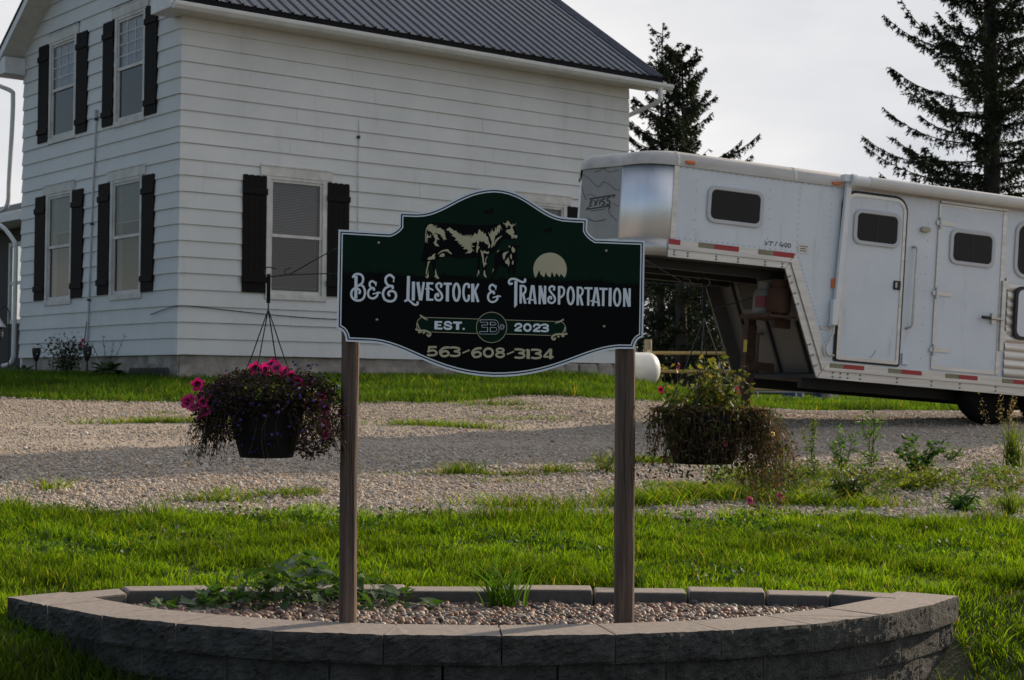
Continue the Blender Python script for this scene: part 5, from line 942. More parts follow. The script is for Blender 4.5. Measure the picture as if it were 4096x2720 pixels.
# reflector tape
for a,b in ((-2.415,-2.292),(-1.91,-1.63),(-1.231,-.99)): 
    m=MB(); m.box((a,-.0205,1.005),(b,-.0165,1.056)); m.build('reflector_tape',redt,T)
for a,b in ((-2.752,-2.578),(-2.086,-1.912),(-1.405,-1.233)):
    if a<-2.5: continue
    m=MB(); m.box((a,-.0205,1.005),(b,-.0165,1.056)); m.build('reflector_tape',khaki,T)
for a,b,c in ((-.49,-.329,-.079),(.221,.38,.63),(.932,1.095,1.338),(1.66,1.80,2.05),(2.4,2.55,2.8)):
    m=MB(); m.box((a,-.0205,-.082),(b,-.0165,-.036)); m.build('reflector_tape',khaki,T)
    m=MB(); m.box((b+.002,-.0205,-.082),(c,-.0165,-.036)); m.build('reflector_tape',redt,T)
# rounded windows and doors
def rrect(u0,u1,w0,w1,r,n=6,rb=None):
    P=[]; b=r if rb is None else rb
    for cx_,cz_,a0,q in ((u1-r,w1-r,0,r),(u0+r,w1-r,pi/2,r),(u0+b,w0+b,pi,b),(u1-b,w0+b,3*pi/2,b)):
        for i in range(n+1): a=a0+pi/2*i/n; P.append((cx_+q*cos(a),cz_+q*sin(a)))
    return P
def ringm(outer,inner,y0,y1,m):
    n=len(outer); V=[(a,y1,b) for a,b in outer]+[(a,y0,b) for a,b in outer]+[(a,y0,b) for a,b in inner]+[(a,y1,b) for a,b in inner]
    F=[]
    for k in range(4):
        for i in range(n): F.append((k*n+i,k*n+(i+1)%n,((k+1)%4)*n+(i+1)%n,((k+1)%4)*n+i))
    m.add(V,F); return m
def rwindow(u0,u1,w0,w1,parent,y=0,r=.085):
    m=MB(); ringm(rrect(u0,u1,w0,w1,r),rrect(u0+.042,u1-.042,w0+.040,w1-.040,r-.03),y-.020,y-.001,m); o=m.build('window',framew,parent,bevel=.006); smooth_by_angle(o,40)
    m=MB(); P=rrect(u0+.040,u1-.040,w0+.038,w1-.038,r-.028); m.prism(P,y-.010,y-.002); m.build('pane',darkg,o)
    if w0<1.25: m=MB(); m.box(((u0+u1)/2-.006,y-.013,w0+.04),((u0+u1)/2+.006,y-.0105,w1-.04)); m.build('sliding_rail',gasket,o)
    return o
rwindow(-2.015,-1.372,1.270,1.648,T)
# living quarters door
m=MB(); ringm(rrect(-.455,.352,-.012,1.785,.16,6,.025),rrect(-.428,.325,.012,1.758,.145,6,.02),-.012,.001,m); m.build('door_surround',gasket,T)
m=MB(); m.prism(rrect(-.420,.318,.012,1.752,.14,6,.02),-.020,-.001); d1=m.build('door',skin,T); d1['label']='white rounded entry door'
m=MB(); ringm(rrect(-.428,.326,.008,1.758,.145,6,.02),rrect(-.396,.294,.045,1.725,.12,6,.012),-.028,-.0205,m); m.build('door_frame',alu,d1)
rwindow(-.312,.262,1.228,1.598,d1,-.020)
m=MB(); m.prism(rrect(.214,.300,.795,.890,.012,3),-.032,-.0205); lt=m.build('latch',gasket,d1); 
m=MB(); m.box((.225,-.045,.815),(.25,-.033,.87)); m.build('paddle',mat('latch_metal',(.3,.3,.3),.35,metal=.8),lt)
m=MB(); V=[];
m.tube([(-.02,-.0215,.055),(.02,-.0215,.09),(.05,-.0215,.14)],.0025,5); m.build('scuff_mark',inkg,d1)
m=MB(); m.tube([(.44,-.002,1.272),(.455,-.05,1.262),(.462,-.062,1.235),(.448,-.062,.44),(.43,-.05,.415),(.41,-.002,.40)],.013,8); m.build('grab_handle',alu,T,True)
m=MB(); m.prism(rrect(.52,.625,1.44,1.495,.02,3),-.045,-.001); m.build('porch_lamp',mat('lamp_lens',(.35,.32,.22),.4,var=.1),T,bevel=.008)
# stable door with strap hinges and bar latch
m=MB(); m.box((.770,-.012,.012),(1.560,-.001,1.745)); d2=m.build('door',skin,T); d2['label']='white square stable door with strap hinges'
m=MB(); m.box((.742,-.016,.0),(.770,-.001,1.768)); m.box((1.560,-.020,.0),(1.612,-.001,1.768)); m.box((.770,-.0155,1.745),(1.560,-.001,1.768)); m.box((.770,-.0155,-.004),(1.560,-.001,.034)); m.build('door_frame',alu,T)
m=MB(); m.box((.75,-.030,1.775),(1.62,-.001,1.80)); m.build('drip_rail',alu,T)
rwindow(.892,1.470,1.138,1.520,d2,-.012)
for w in (1.56,.807,.205):
    m=MB(); m.prism(rrect(.765,.955,w-.022,w+.022,.018,3),-.022,-.0165); m.lathe([(.026,-.0165),(.026,-.024)],10,(.735,0,w),axis='y'); m.tube([(.757,-.026,w-.06),(.757,-.026,w+.06)],.013,8); m.build('hinge',alu,d2)
m=MB(); m.box((1.585,-.040,.26),(1.632,-.021,1.02)); m.tube([(1.36,-.055,.60),(1.60,-.055,.595)],.012,8); m.prism(rrect(1.46,1.51,.54,.66,.02,3),-.045,-.0125); m.build('bar_latch',alu,d2)
m=MB(); m.tube([(1.33,-.055,.601),(1.44,-.055,.599)],.017,10); m.build('latch_grip',gasket,d2)
for w in (.36,.93): m=MB(); m.box((1.633,-.035,w),(1.665,-.001,w+.12)); m.build('latch_bracket',alu,T)
# corrugated lower cladding behind the stable door
V=[];F=[];nr=11
for i in range(nr*6+1):
    q=i/6; w=-.02+1.02*i/(nr*6); y=-.006-.018*abs(sin(q*pi))**.6; V+= [(1.668,y,w),(REAR,y,w)]
for i in range(nr*6): F.append((2*i,2*i+1,2*i+3,2*i+2))
m=MB(); m.add(V,F); c_=m.build('corrugated_cladding',alu,T); c_.data.shade_smooth()
rwindow(1.735,2.45,1.075,1.695,T,r=.13)
m=MB(); ringm(rrect(1.75,2.45,.40,.98,.09),rrect(1.785,2.415,.435,.945,.07),-.055,-.024,m); hd=m.build('locker_door',gasket,T); m=MB(); m.prism(rrect(1.785,2.415,.435,.945,.07),-.050,-.024); m.build('panel',skin,hd)
# lamps and plate
for u,w in ((-2.24,1.845),(-.545,1.83)): m=MB(); m.box((u-.05,-.042,w-.016),(u+.05,-.017,w+.016)); m.build('marker_lamp',orange,T,bevel=.006)
m=MB(); m.box((-.525,-.028,.745),(-.497,-.001,.84)); m.build('marker_lamp',orange,T)
m=MB(); m.box((-.943,-.005,1.068),(-.81,-.001,1.168)); pl=m.build('maker_plate',alu,T)
m=MB()
for i,(a,b) in enumerate(((-.93,-.83),(-.915,-.85),(-.92,-.84))): m.box((a,-.0062,1.135-i*.024),(b,-.0052,1.144-i*.024))
q_=m.build('plate_lettering',inkg,pl); q_['kind']='stuff'
m=MB(); m.box((.375,-.03,.02),(.455,-.001,.135)); m.build('outlet_box',skin,T)
# awning
aw=mat('awning_vinyl',(.58,.57,.55),.5,var=.06); awh=mat('awning_arm',(.66,.68,.70),.4,var=.04)
m=MB(); m.tube([(-.20,-.095,1.875),(REAR-.1,-.095,1.875)],.062,16); ao=m.build('awning_roll',aw,T,True); smooth_by_angle(ao,50)
m=MB(); m.lathe([(.062,-.42),(.066,-.41),(.066,-.37),(.055,-.36),(.055,-.20)],14,(0,-.095,1.875),axis='x'); m.box((-.50,-.11,1.855),(-.43,-.02,1.925)); m.build('awning_end',awh,T)
m=MB(); 
m.hexa([(-.515,-.075,.36),(-.460,-.075,.36),(-.460,-.025,.36),(-.515,-.025,.36),(-.445,-.075,1.85),(-.385,-.075,1.85),(-.385,-.025,1.85),(-.445,-.025,1.85)]); m.box((-.53,-.08,.355),(-.47,-.02,.62)); m.build('awning_arm',awh,T,bevel=.005)
m=MB(); m.tube([(-.56,-.05,.35),(-.49,-.05,.345),(-.495,-.05,.27),(-.555,-.05,.16),(-.57,-.05,.09),(-.545,-.05,.045),(-.47,-.05,.04)],.013,8); m.build('awning_crank',alu,T,True)
m=MB(); m.box((-.62,-.012,.31),(-.5,-.0,.335)); m.build('arm_bracket',alu,T)
# underside, bulkhead and running gear
m=MB(); m.prism([(-2.37,.05)]+[(u,o) for u,o in plan if u<-2.4]+[(-2.37,TWD-.05),(-.9,TWD-.05),(-.9,.05)],.885,.905,axis='z'); m.build('gooseneck_floor',darks,T)
m=MB()
for o in (.35,.95,1.55): m.box((-2.6,o-.04,.80),(-.9,o+.04,.884))
m.build('gooseneck_beams',darks,T)
bu=lambda w:-1.075+(.893-w)*.405+.22
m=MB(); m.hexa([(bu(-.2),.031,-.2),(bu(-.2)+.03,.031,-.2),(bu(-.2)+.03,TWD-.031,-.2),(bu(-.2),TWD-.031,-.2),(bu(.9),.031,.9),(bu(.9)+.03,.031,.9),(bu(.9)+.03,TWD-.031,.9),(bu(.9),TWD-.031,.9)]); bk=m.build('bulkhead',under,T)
def onb(o0,o1,w0,w1,th,nm,mt): 
    m=MB(); m.hexa([(bu(w0)-th,o0,w0),(bu(w0)-.002,o0,w0),(bu(w0)-.002,o1,w0),(bu(w0)-th,o1,w0),(bu(w1)-th,o0,w1),(bu(w1)-.002,o0,w1),(bu(w1)-.002,o1,w1),(bu(w1)-th,o1,w1)]); return m.build(nm,mt,bk)
onb(.85,1.45,.56,.84,.02,'vent_panel',darks); onb(1.02,1.06,-.19,.55,.03,'stiffener',darks); onb(.40,.43,-.19,.40,.03,'stiffener',darks); onb(1.56,1.59,-.19,.86,.03,'stiffener',darks)
onb(.035,TWD-.035,-.20,-.13,.04,'bottom_angle',darks)
m=MB(); ch=[]
for i in range(9): m.tube([(bu(.25)-.05+.012*cos(t)*(i%2),1.25+.012*cos(t)*((i+1)%2),.25-i*.038+.024*sin(t)) for t in np.linspace(0,2*pi,9)],.005,5,caps=False)
m.tube([(bu(.28)-.05,1.16,.285),(bu(.28)-.05,1.36,.285)],.012,6); ck=m.build('safety_chain',darks,T)
m=MB(); m.hexa([(-1.02,.80,.34),(-.93,.80,.34),(-.93,.90,.34),(-1.02,.90,.34),(-1.02,.80,.42),(-.93,.80,.42),(-.93,.90,.42),(-1.02,.90,.42)]); m.box((-1.03,.79,-.40),(-.92,.91,.345)); m.box((-1.01,.81,-.70),(-.94,.89,-.40)); m.box((-1.08,.74,-.735),(-.87,.96,-.70)); m.box((-1.02,.76,-.15),(-.70,.79,-.05)); m.build('landing_jack',rust,T)
m=MB(); m.box((-1.035,.785,.05),(-1.031,.86,.18)); m.build('jack_label',mat('yellow_label',(.45,.36,.03),.5),T)
m=MB(); m.box((-1.17,.08,.395),(-.86,.72,.415)); m.box((-1.175,.08,.395),(-1.165,.72,.435)); m.box((-1.0,.3,.30),(-.80,.36,.394)); m.build('cylinder_tray',rust,T)
m=MB(); m.tube([tuple(p) for p in spline([(-2.3,1.5,.80),(-1.8,1.45,.56),(-1.3,1.15,.52),(-.98,.6,.66)],6)],.006,6); m.build('supply_cable',gasket,T,True)
m=MB(); m.box((-.62,.035,-.20),(REAR,TWD-.035,-.16)); m.box((-.6,.35,-.30),(REAR,.43,-.20)); m.box((-.6,1.47,-.30),(REAR,1.55,-.20)); m.build('chassis',darks,T)
tyre=mat('tyre_rubber',(.006,.006,.006),.9,var=.2,spec=.1); 
mb=MB(); mb.lathe([(.20,-.10),(.30,-.115),(.355,-.10),(.372,-.06),(.372,.06),(.355,.10),(.30,.115),(.20,.10)],36,axis='y'); TY=mb.mesh('tyre',tyre,True)
mb=MB(); mb.lathe([(.205,-.09),(.19,-.095),(.18,-.06),(.08,-.05),(.06,-.085),(.02,-.09)],28,axis='y'); RI=mb.mesh('rim',mat('steel_rim',(.25,.25,.26),.4,metal=.6))
for u in (1.60,2.42):
    for o in (.16,):
        w_=put('wheel',TY,T,(u,o,-.165)); 
        if o<1: put('rim',RI,w_)
# gas cylinders on the tray
def gas(u,o,mats,label,h=.30,r=.125):
    g=empty('gas_cylinder',label=label,cat='gas cylinder',group=None); g.matrix_world=TM@Matrix.Translation((u,o,.416))
    m=MB(); m.lathe([(r*.7,0),(r*.72,.02),(r*.9,.025),(r,.06),(r,h-.06),(r*.85,h-.015),(r*.4,h)],24); b=m.build('body',mats[0],g); smooth_by_angle(b,50)
    m=MB(); m.lathe([(r*.68,h-.01),(r*.68,h+.075),(r*.62,h+.075),(r*.62,h-.01)],20); m.lathe([(.02,h),(.02,h+.06)],10); c=m.build('collar',mats[1],g)
    m=MB(); m.lathe([(r*1.002,.07),(r*1.002,h-.09)],24); 
    if len(mats)>2:
        n_=12; V=[];F=[]
        for i in range(n_+1): a=-pi*.95+i*pi*.7/n_; V+= [((r+.0015)*cos(a),(r+.0015)*sin(a),.09),((r+.0015)*cos(a),(r+.0015)*sin(a),.215)]
        for i in range(n_): F.append((2*i,2*i+2,2*i+3,2*i+1))
        q=MB(); q.add(V,F); q.build('label_band',mats[2],g)
    return g
wg_=mat('white_gas_paint',(.16,.16,.16),.5,var=.12,scale=9); og=mat('orange_rust_paint',(.07,.024,.009),.85,col2=(.035,.016,.009),scale=9)
gas(-1.01,.50,[wg_,wg_,mat('red_gas_label',(.16,.015,.03),.5,var=.2,scale=30)],'white gas cylinder with red label on the trailer tray'); gas(-1.0,.22,[og,og],'rusty orange gas cylinder beside the white one on the trailer tray')
# ================================================================ trees, fence, tank, barn
bark=mat('spruce_bark',(.030,.026,.024),.95,var=.3,scale=8,bump=.6,bscale=20,stretch=(1,1,.3)); needle=mat('spruce_needles',None,.7,attr=True,transl=.12,spec=.2)
def spruce(loc,h,rad,z0,n_limbs,label,seed,lean=0,dense=1.0,tr=.17,tipup=.35,top_sparse=.0,pw=.6):
    r=np.random.default_rng(seed); g=empty('spruce_tree',loc,label=label,cat='tree',group=None)
    zz=np.linspace(0,h,14); m=MB(); m.tube([(lean*z/h+.03*sin(z*.9+seed),.03*cos(z*.7),z-.3 if i==0 else z) for i,z in enumerate(zz)],[max(.012,tr*(1-z/h)**.85) for z in zz],10); t=m.build('trunk',bark,g); smooth_by_angle(t,60)
    LP_=[];TW=[];P0=[];P1=[]
    for k in range(n_limbs):
        q=(k+r.random())/n_limbs; z=z0+(h-z0)*q**.92*.985; rr=rad*(1-((z-z0)/(h-z0)))**pw*r.uniform(.42,1.15)+.12
        if r.random()<.1: rr*=1.25
        a=r.uniform(0,2*pi); s=np.linspace(0,1,9); up=.15+.55*(z/h)
        rise=(up*s-.55*s**1.5*(1-.6*z/h)+tipup*s**3)*rr*.8
        lx=lean*z/h; wob=.05*rr*np.sin(s*5+k)
        P=np.c_[lx+np.cos(a)*rr*s-np.sin(a)*wob,np.sin(a)*rr*s+np.cos(a)*wob,z+rise]; LP_.append(P)
        nt=int((26+rr*34)*dense*(1-top_sparse*q))
        for j in range(nt):
            u=.06+.94*r.random()**.85; b=np.array([np.interp(u,s,P[:,i]) for i in range(3)])
            side=r.choice([-1,1]); ln=(.10+.24*(1-u)*min(1.4,rr))*r.uniform(.5,1.2)*(1.0 if rr>.5 else .7)
            d=np.array([np.cos(a)*.65-np.sin(a)*side*.8,np.sin(a)*.65+np.cos(a)*side*.8,r.uniform(-.75,.18)]); 
            if r.random()<.35: d=np.array([np.cos(a)*.2,np.sin(a)*.2,-1.])
            d/=np.linalg.norm(d); e=b+d*ln; P0.append(b);P1.append(e)
    P0=np.array(P0);P1=np.array(P1); n=len(P0)
    # each twig: several needle sprays (thin triangles) along it
    V=[];T=[];S=5
    D=P1-P0; L_=np.linalg.norm(D,axis=1)[:,None]; D=D/L_
    for s_ in range(S):
        for sg_ in (1,-1):
            q=r.random((n,1)); b=P0+D*L_*q; rv_=r.normal(size=(n,3)); sd=np.cross(D,rv_); sd/=np.linalg.norm(sd,axis=1)[:,None]+1e-9
            ln=r.uniform(.05,.12,(n,1)); d2=D*.75+sd*.65*sg_; tip=b+d2*ln; w_=np.cross(d2,r.normal(size=(n,3))); w_/=np.linalg.norm(w_,axis=1)[:,None]+1e-9; ww=r.uniform(.010,.022,(n,1))
            V.append(np.stack([b-w_*ww,b+w_*ww,tip],1)); T.append(np.repeat((np.array([[.017,.027,.013]])*r.uniform(.4,1.8,(n,1)))[:,None,:],3,1))
    V=np.concatenate(V).reshape(-1,3); T=np.concatenate(T).reshape(-1,3); F=np.arange(len(V)).reshape(-1,3)
    lv,lf,lt=stems(LP_,.015*rad**.3,(.026,.021,.018)); tv,tf,tt=stems([np.array([a_,b_]) for a_,b_ in zip(P0[::2],P1[::2])],.006,(.022,.019,.015))
    merge('crown',[(V,F,T),(lv,lf,lt),(tv,tf,tt)],needle,g); return g
def at_(px,y): return (px-2048)/6500*y
spruce((at_(2645,46),46,1.30),10.6,1.9,.5,85,'slender spruce with thin bare top behind the trailer nose',3,dense=.75,tr=.16,tipup=.5,top_sparse=.75)
spruce((at_(2725,44.5),44.5,1.30),9.6,3.0,.4,150,'dense dark spruce with long drooping branches beside the slender one',14,dense=.9,tr=.19,tipup=.42)
spruce((at_(3965,38),38,1.20),16.5,2.95,1.6,290,'tall dark spruce with thick straight trunk above the trailer awning',21,dense=.85,tr=.27,tipup=.5,pw=.40)
spruce((at_(2560,60),60,1.20),6.5,2.2,.6,50,'small far spruce seen under the trailer gooseneck',31,dense=.9,tr=.14)
spruce((at_(2700,56),56,1.20),6.8,2.6,.3,70,'low bushy far spruce between the two spruce trunks',33,dense=1.0,tr=.15)
spruce((at_(2790,58),58,1.20),6.2,2.4,.3,60,'low far spruce by the barn roof edge',35,dense=.9,tr=.15)
# propane tank on its cradles
tk=empty('propane_tank',(3.30-.28,36,1.90),label='white propane tank with rounded end lying in the grass by the house corner',cat='tank')
pm=mat('white_tank_paint',(.72,.72,.71),.35,var=.05)
prof=[(.38*sin(a),.38*.72*cos(a)) for a in np.linspace(0.02,pi/2,9)]
m=MB(); m.lathe([(r_,z_) for r_,z_ in prof]+[(.38,-1.7)]+[(r_,-1.7-z_) for r_,z_ in prof[::-1]],32,axis='x'); o=m.build('shell',pm,tk); smooth_by_angle(o,60)
for xx in (-.35,-1.4): m=MB(); m.box((xx-.06,-.26,-.62),(xx+.06,.26,-.30)); m.build('cradle',rubm,tk)
m=MB(); m.lathe([(.11,.34),(.11,.44),(.09,.47),(.02,.48)],16,(-.85,0,0)); m.build('valve_dome',pm,tk)
m=MB(); m.tube([(-.02,0,.36),(-.01,0,.41),(.03,0,.42),(.06,0,.38)],.008,6); m.build('lifting_lug',pm,tk)
# pipe fence
yel=mat('ochre_pipe_paint',(.24,.17,.06),.7,col2=(.34,.26,.12),scale=7); pst=mat('fence_post_wood',(.16,.14,.10),.9,col2=(.28,.24,.17),scale=9)
fe=empty('pipe_fence',(3.1,37,0),label='ochre painted pipe fence with stout wooden posts behind the trailer',cat='fence')
for i,xx in enumerate((0,2.05,4.05,6.36,8.7,11.0,13.3)):
    g=gzf(3.1+xx,37); m=MB(); m.lathe([(.085,g-.3),(.085,g+1.15-.0*i),(.07,g+1.17)],14,(xx,0,0)); o=m.build('post',pst,fe); smooth_by_angle(o,50)
for zz in (2.29,1.87,1.47):
    m=MB(); m.tube([(-.1,-.10,zz),(3,-.10,zz+.01),(5,-.1,zz-.02),(7,-.1,zz-.10),(9,-.1,zz-.19),(13.6,-.1,zz-.36)],.042,10); m.build('rail',yel,fe,True)
galv=mat('galvanised_tube',(.42,.44,.46),.45,metal=.6,var=.08); blue=mat('blue_plastic',(.015,.05,.16),.5,var=.1)
def panel(x,y,L_,label,rz=0):
    g=empty('livestock_panel',(x,y,gzf(x,y)),rz,label,'livestock panel','galvanised livestock panels in the paddock')
    for z in (.10,.26,.42,.60,.80,1.0): m=MB(); m.tube([(0,0,z),(L_,0,z)],.019,8); m.build('rail',galv,g)
    for q in (0,.33,.66,1): m=MB(); m.tube([(q*L_,.0,.0),(q*L_,.0,1.03)],.022,8); m.build('upright',galv,g)
    return g
for i,(x,y,a) in enumerate(((5.3,41.5,.05),(8.35,41.7,-.04),(11.4,41.5,.03))): panel(x,y,3.0,'galvanised six rail livestock panel in the paddock beyond the pipe fence',a)
for x,y,lb in ((7.55,43.6,'blue plastic feed drum behind the livestock panels'),(8.5,44.6,'second blue plastic feed drum farther behind the livestock panels')):
    d=MB(); d.lathe([(.27,0),(.29,.03),(.29,.28),(.30,.30),(.29,.32),(.29,.58),(.30,.6),(.29,.62),(.28,.88),(.25,.90)],24); o=d.build('feed_drum',blue,None); o.location=(x,y,gzf(x,y)); tag(o,lb,'drum')
# barn glimpsed under the gooseneck
bn=empty('barn',(6.4,62,1.15),label='dark low barn with green edged roof beyond the paddock',cat='barn'); bd=mat('dark_barn_board',(.018,.017,.016),.9); bgreen=mat('green_roof_metal',(.06,.12,.10),.5)
m=MB(); m.prism([(0,0),(9,0),(9,1.7),(4.5,4.2),(0,1.7)],0,12); m.build('walls',bd,bn)
m=MB(); m.hexa([(-.35,-.4,1.50),(4.5,-.4,4.22),(4.5,12.4,4.22),(-.35,12.4,1.50),(-.35,-.4,1.62),(4.5,-.4,4.36),(4.5,12.4,4.36),(-.35,12.4,1.62)]); m.hexa([(4.5,-.4,4.22),(9.35,-.4,1.5),(9.35,12.4,1.5),(4.5,12.4,4.22),(4.5,-.4,4.36),(9.35,-.4,1.62),(9.35,12.4,1.62),(4.5,12.4,4.36)]); m.build('roof',bgreen,bn)
# ================================================================ small plants and garden things
leafm=mat('vine_leaf',(.030,.075,.018),.45,col2=(.055,.115,.030),scale=9,transl=.35,spec=.5)
def leaf_mesh(name,L_,W_,m,arrow=True):
    P=[(0,0,0),(W_*.42,-.12*L_ if arrow else .1*L_,.01*L_),(W_*.5,.18*L_,.05*L_),(W_*.34,.5*L_,.04*L_),(0,L_,-.10*L_),(-W_*.34,.5*L_,.04*L_),(-W_*.5,.18*L_,.05*L_),(-W_*.42,-.12*L_ if arrow else .1*L_,.01*L_),(0,.25*L_,-.02*L_),(0,.6*L_,-.03*L_)]
    mb=MB(); mb.add(P,[(0,1,2,8),(8,2,3,9),(9,3,4),(9,4,5),(8,9,5,6),(0,8,6,7)]); return mb.mesh(name,m,True)
LM=leaf_mesh('leaf',.058,.046,leafm)
vine=empty('bindweed_vine',(-.92,7.33,.49),label='mound of dark green vine leaves at the planter back beside the left post',cat='plant')
vp=[]
for k in range(40):
    a=random.uniform(-.55,.55); q=np.linspace(0,1,6)[:,None]; vp.append(np.array([a*.8,random.uniform(-.05,.1),.0])+q*np.array([random.uniform(-.25,.25),random.uniform(-.18,.1),0])+np.c_[0*q,0*q,.20*np.sin(q*2.6)*random.uniform(.4,1)].reshape(-1,3))
merge('stems',[stems(vp,.0018,(.05,.07,.02))],foliam,vine)
for k in range(290):
    x=random.gauss(-.05,.33); x=max(-.66,min(.58,x)); hgt=.22*math.exp(-(x/.42)**2)+.03; y=random.gauss(.02,.10)-.02; z=max(.015,hgt*random.uniform(.15,1)*(1-min(.9,(y/.3)**2)))
    put('leaf',LM,vine,(x,y,z),(random.uniform(-.9,.5),random.uniform(-.6,.6),random.uniform(0,6.28)),(random.uniform(.75,1.45),)*3)
def tuft(name,x,y,n,h,spread,w_,label,base=((.03,.075,.012),(.09,.15,.02)),z=None,cat='grass tuft',parts=None):
    xx=x+rng.normal(size=n)*.03*spread/.2; yy=y+rng.normal(size=n)*.02; zz=np.full(n,gzf(x,y) if z is None else z)
    u=rng.random((n,1)); t=np.array(base[0])*(1-u)+np.array(base[1])*u; hh=h*rng.uniform(.45,1.05,n); dirn=rng.uniform(0,2*pi,n)
    V,F4,F3,T=blades(xx,yy,zz,hh,np.full(n,w_)*rng.uniform(.7,1.2,n),rng.uniform(.1,1,n)*spread/h,dirn,t,6)
    o=bigmesh(name,V-np.array([x,y,zz[0]]),[F4,F3],grassm,T); o.location=(x,y,zz[0]); return tag(o,label,cat)
tuft('grass_tuft',-.03,7.42,70,.30,.34,.010,'tall arching grass tuft growing out of the pebbles against the back wall',z=.48,base=((.03,.085,.012),(.07,.15,.02)))
tuft('grass_tuft',-.85,7.70,40,.26,.22,.011,'broad bladed grass clump rising behind the vine at the planter back',z=.49)
tuft('grass_tuft',1.83,6.55,9,.24,.16,.010,'few pale grass blades leaning against the right end of the planter wall',base=((.10,.16,.03),(.16,.2,.05)))
tuft('grass_tuft',.62,7.83,60,.17,.10,.008,'thick grass clump standing just behind the planter near the right post')
# roadside weeds
def weed(x,y,h,nst,leaf,asp,tint,label,spread=.12,per=14,stem=(.05,.07,.02),tips=None,lean=0.):
    leaf*=.72; per=int(per*1.9)
    z=gzf(x,y)+.005; g=empty('weed',(x,y,z),label=label,cat='weed'); pa=[]
    for k in range(nst):
        a=rng.uniform(0,2*pi); q=np.linspace(0,1,8)[:,None]; hh=h*rng.uniform(.55,1)
        pa.append(q*np.array([cos(a)*spread*rng.uniform(.3,1)+lean,sin(a)*spread*.6,hh])+np.c_[.02*h*np.sin(q*6+k),0*q,0*q].reshape(-1,3))
    o=merge('stem',[stems(pa,.0035,stem)],foliam,g,'stuff')
    P=np.concatenate([np.array([[np.interp(u,np.linspace(0,1,8),p[:,i]) for i in range(3)] for u in rng.random(per)**.8]) for p in pa]); P+=rng.normal(size=P.shape)*.006
    tn_=np.array([tint])*rng.uniform(.6,1.4,(len(P),1)); parts=[leafcloud(P,leaf,tn_,asp,-.1)]
    if tips is not None:
        E_=np.concatenate([p[-2:] for p in pa]); E_=np.repeat(E_,12,0)+rng.normal(size=(len(E_)*12,3))*np.array([.012,.012,.03]); parts.append(leafcloud(E_,.014,np.repeat([tips],len(E_),0)*rng.uniform(.6,1.3,(len(E_),1)),.5))
    merge('foliage',parts,foliam,g); return g
weed(2.27,12.23,.64,4,.045,.3,(.07,.12,.02),'tall thin yellow green weed standing right of the dried hanging basket',.10,40,tips=(.20,.22,.03))
weed(2.62,12.9,.42,8,.10,.22,(.06,.13,.022),'grassy weed clump with long blades in the gravel beyond the tall weed',.16,10)
weed(2.95,13.3,.55,6,.16,.13,(.07,.14,.025),'spindly grass weed with two long upright blades before the trailer',.12,7)
weed(3.20,12.75,.34,11,.085,.45,(.04,.09,.018),'leafy dark green weed clump on the gravel heap',.22,14)
weed(3.75,13.9,.16,5,.09,.2,(.05,.10,.02),'small rosette weed alone in the pale gravel',.10,8)
weed(2.30,11.15,.20,12,.10,.34,(.035,.055,.016),'dark dock plant with reddish leaves at the edge of the gravel',.16,12,stem=(.06,.03,.02))
weed(2.85,11.85,.16,26,.060,.45,(.13,.16,.022),'spreading patch of yellow green broad leaved weed on the gravel',.50,9)
weed(3.55,11.75,.11,10,.05,.45,(.15,.15,.025),'low yellowing weed in the coarse gravel',.26,8)
weed(3.0,10.75,.14,8,.11,.28,(.03,.08,.015),'broad leaved plantain weed beside the lawn edge',.16,9)
weed(.78,12.85,.24,5,.12,.14,(.07,.085,.02),'thin yellowing weed by the right sign post on the gravel',.20,6)
weed(1.85,11.3,.26,12,.06,.4,(.05,.09,.02),'tangled weed under the dried hanging basket',.30,14,tips=(.14,.12,.04))
for x,y,lb,n in ((4.12,13.4,'big grass clump with pale seed heads on the gravel before the trailer wheel',120),(3.25,10.62,'fine grass clump at the lawn edge right of the dock plant',70)):
    t_=tuft('grass_clump',x,y,n,.42 if n>100 else .22,.22,.009,lb,base=((.035,.07,.012),(.10,.14,.03)))
    if n>100:
        pa=[];q=np.linspace(0,1,8)[:,None]
        for k in range(9): pa.append(q*np.array([rng.normal()*.13-.05,rng.normal()*.06,.58*rng.uniform(.75,1)])+np.c_[.06*q**3,0*q,0*q].reshape(-1,3))
        E_=np.concatenate([p[-3:] for p in pa]); E_=np.repeat(E_,14,0)+rng.normal(size=(len(E_)*14,3))*np.array([.012,.012,.03])
        merge('seed_heads',[stems(pa,.002,(.10,.11,.04)),leafcloud(E_,.014,np.repeat([[.26,.20,.11]],len(E_),0),.5)],foliam,t_)
# fallen petunia by the lawn edge
for x,y,lb in ((1.55,10.55,'fallen pink petunia on the grass below the dried hanging basket'),(1.78,10.75,'second faded pink petunia on the weeds under the dried basket')):
    o=put('fallen_flower',fl,None,(x,y,gzf(x,y)+.10),(1.2,.3,.4),(1.1,1.1,1.1)); tag(o,lb,'flower')
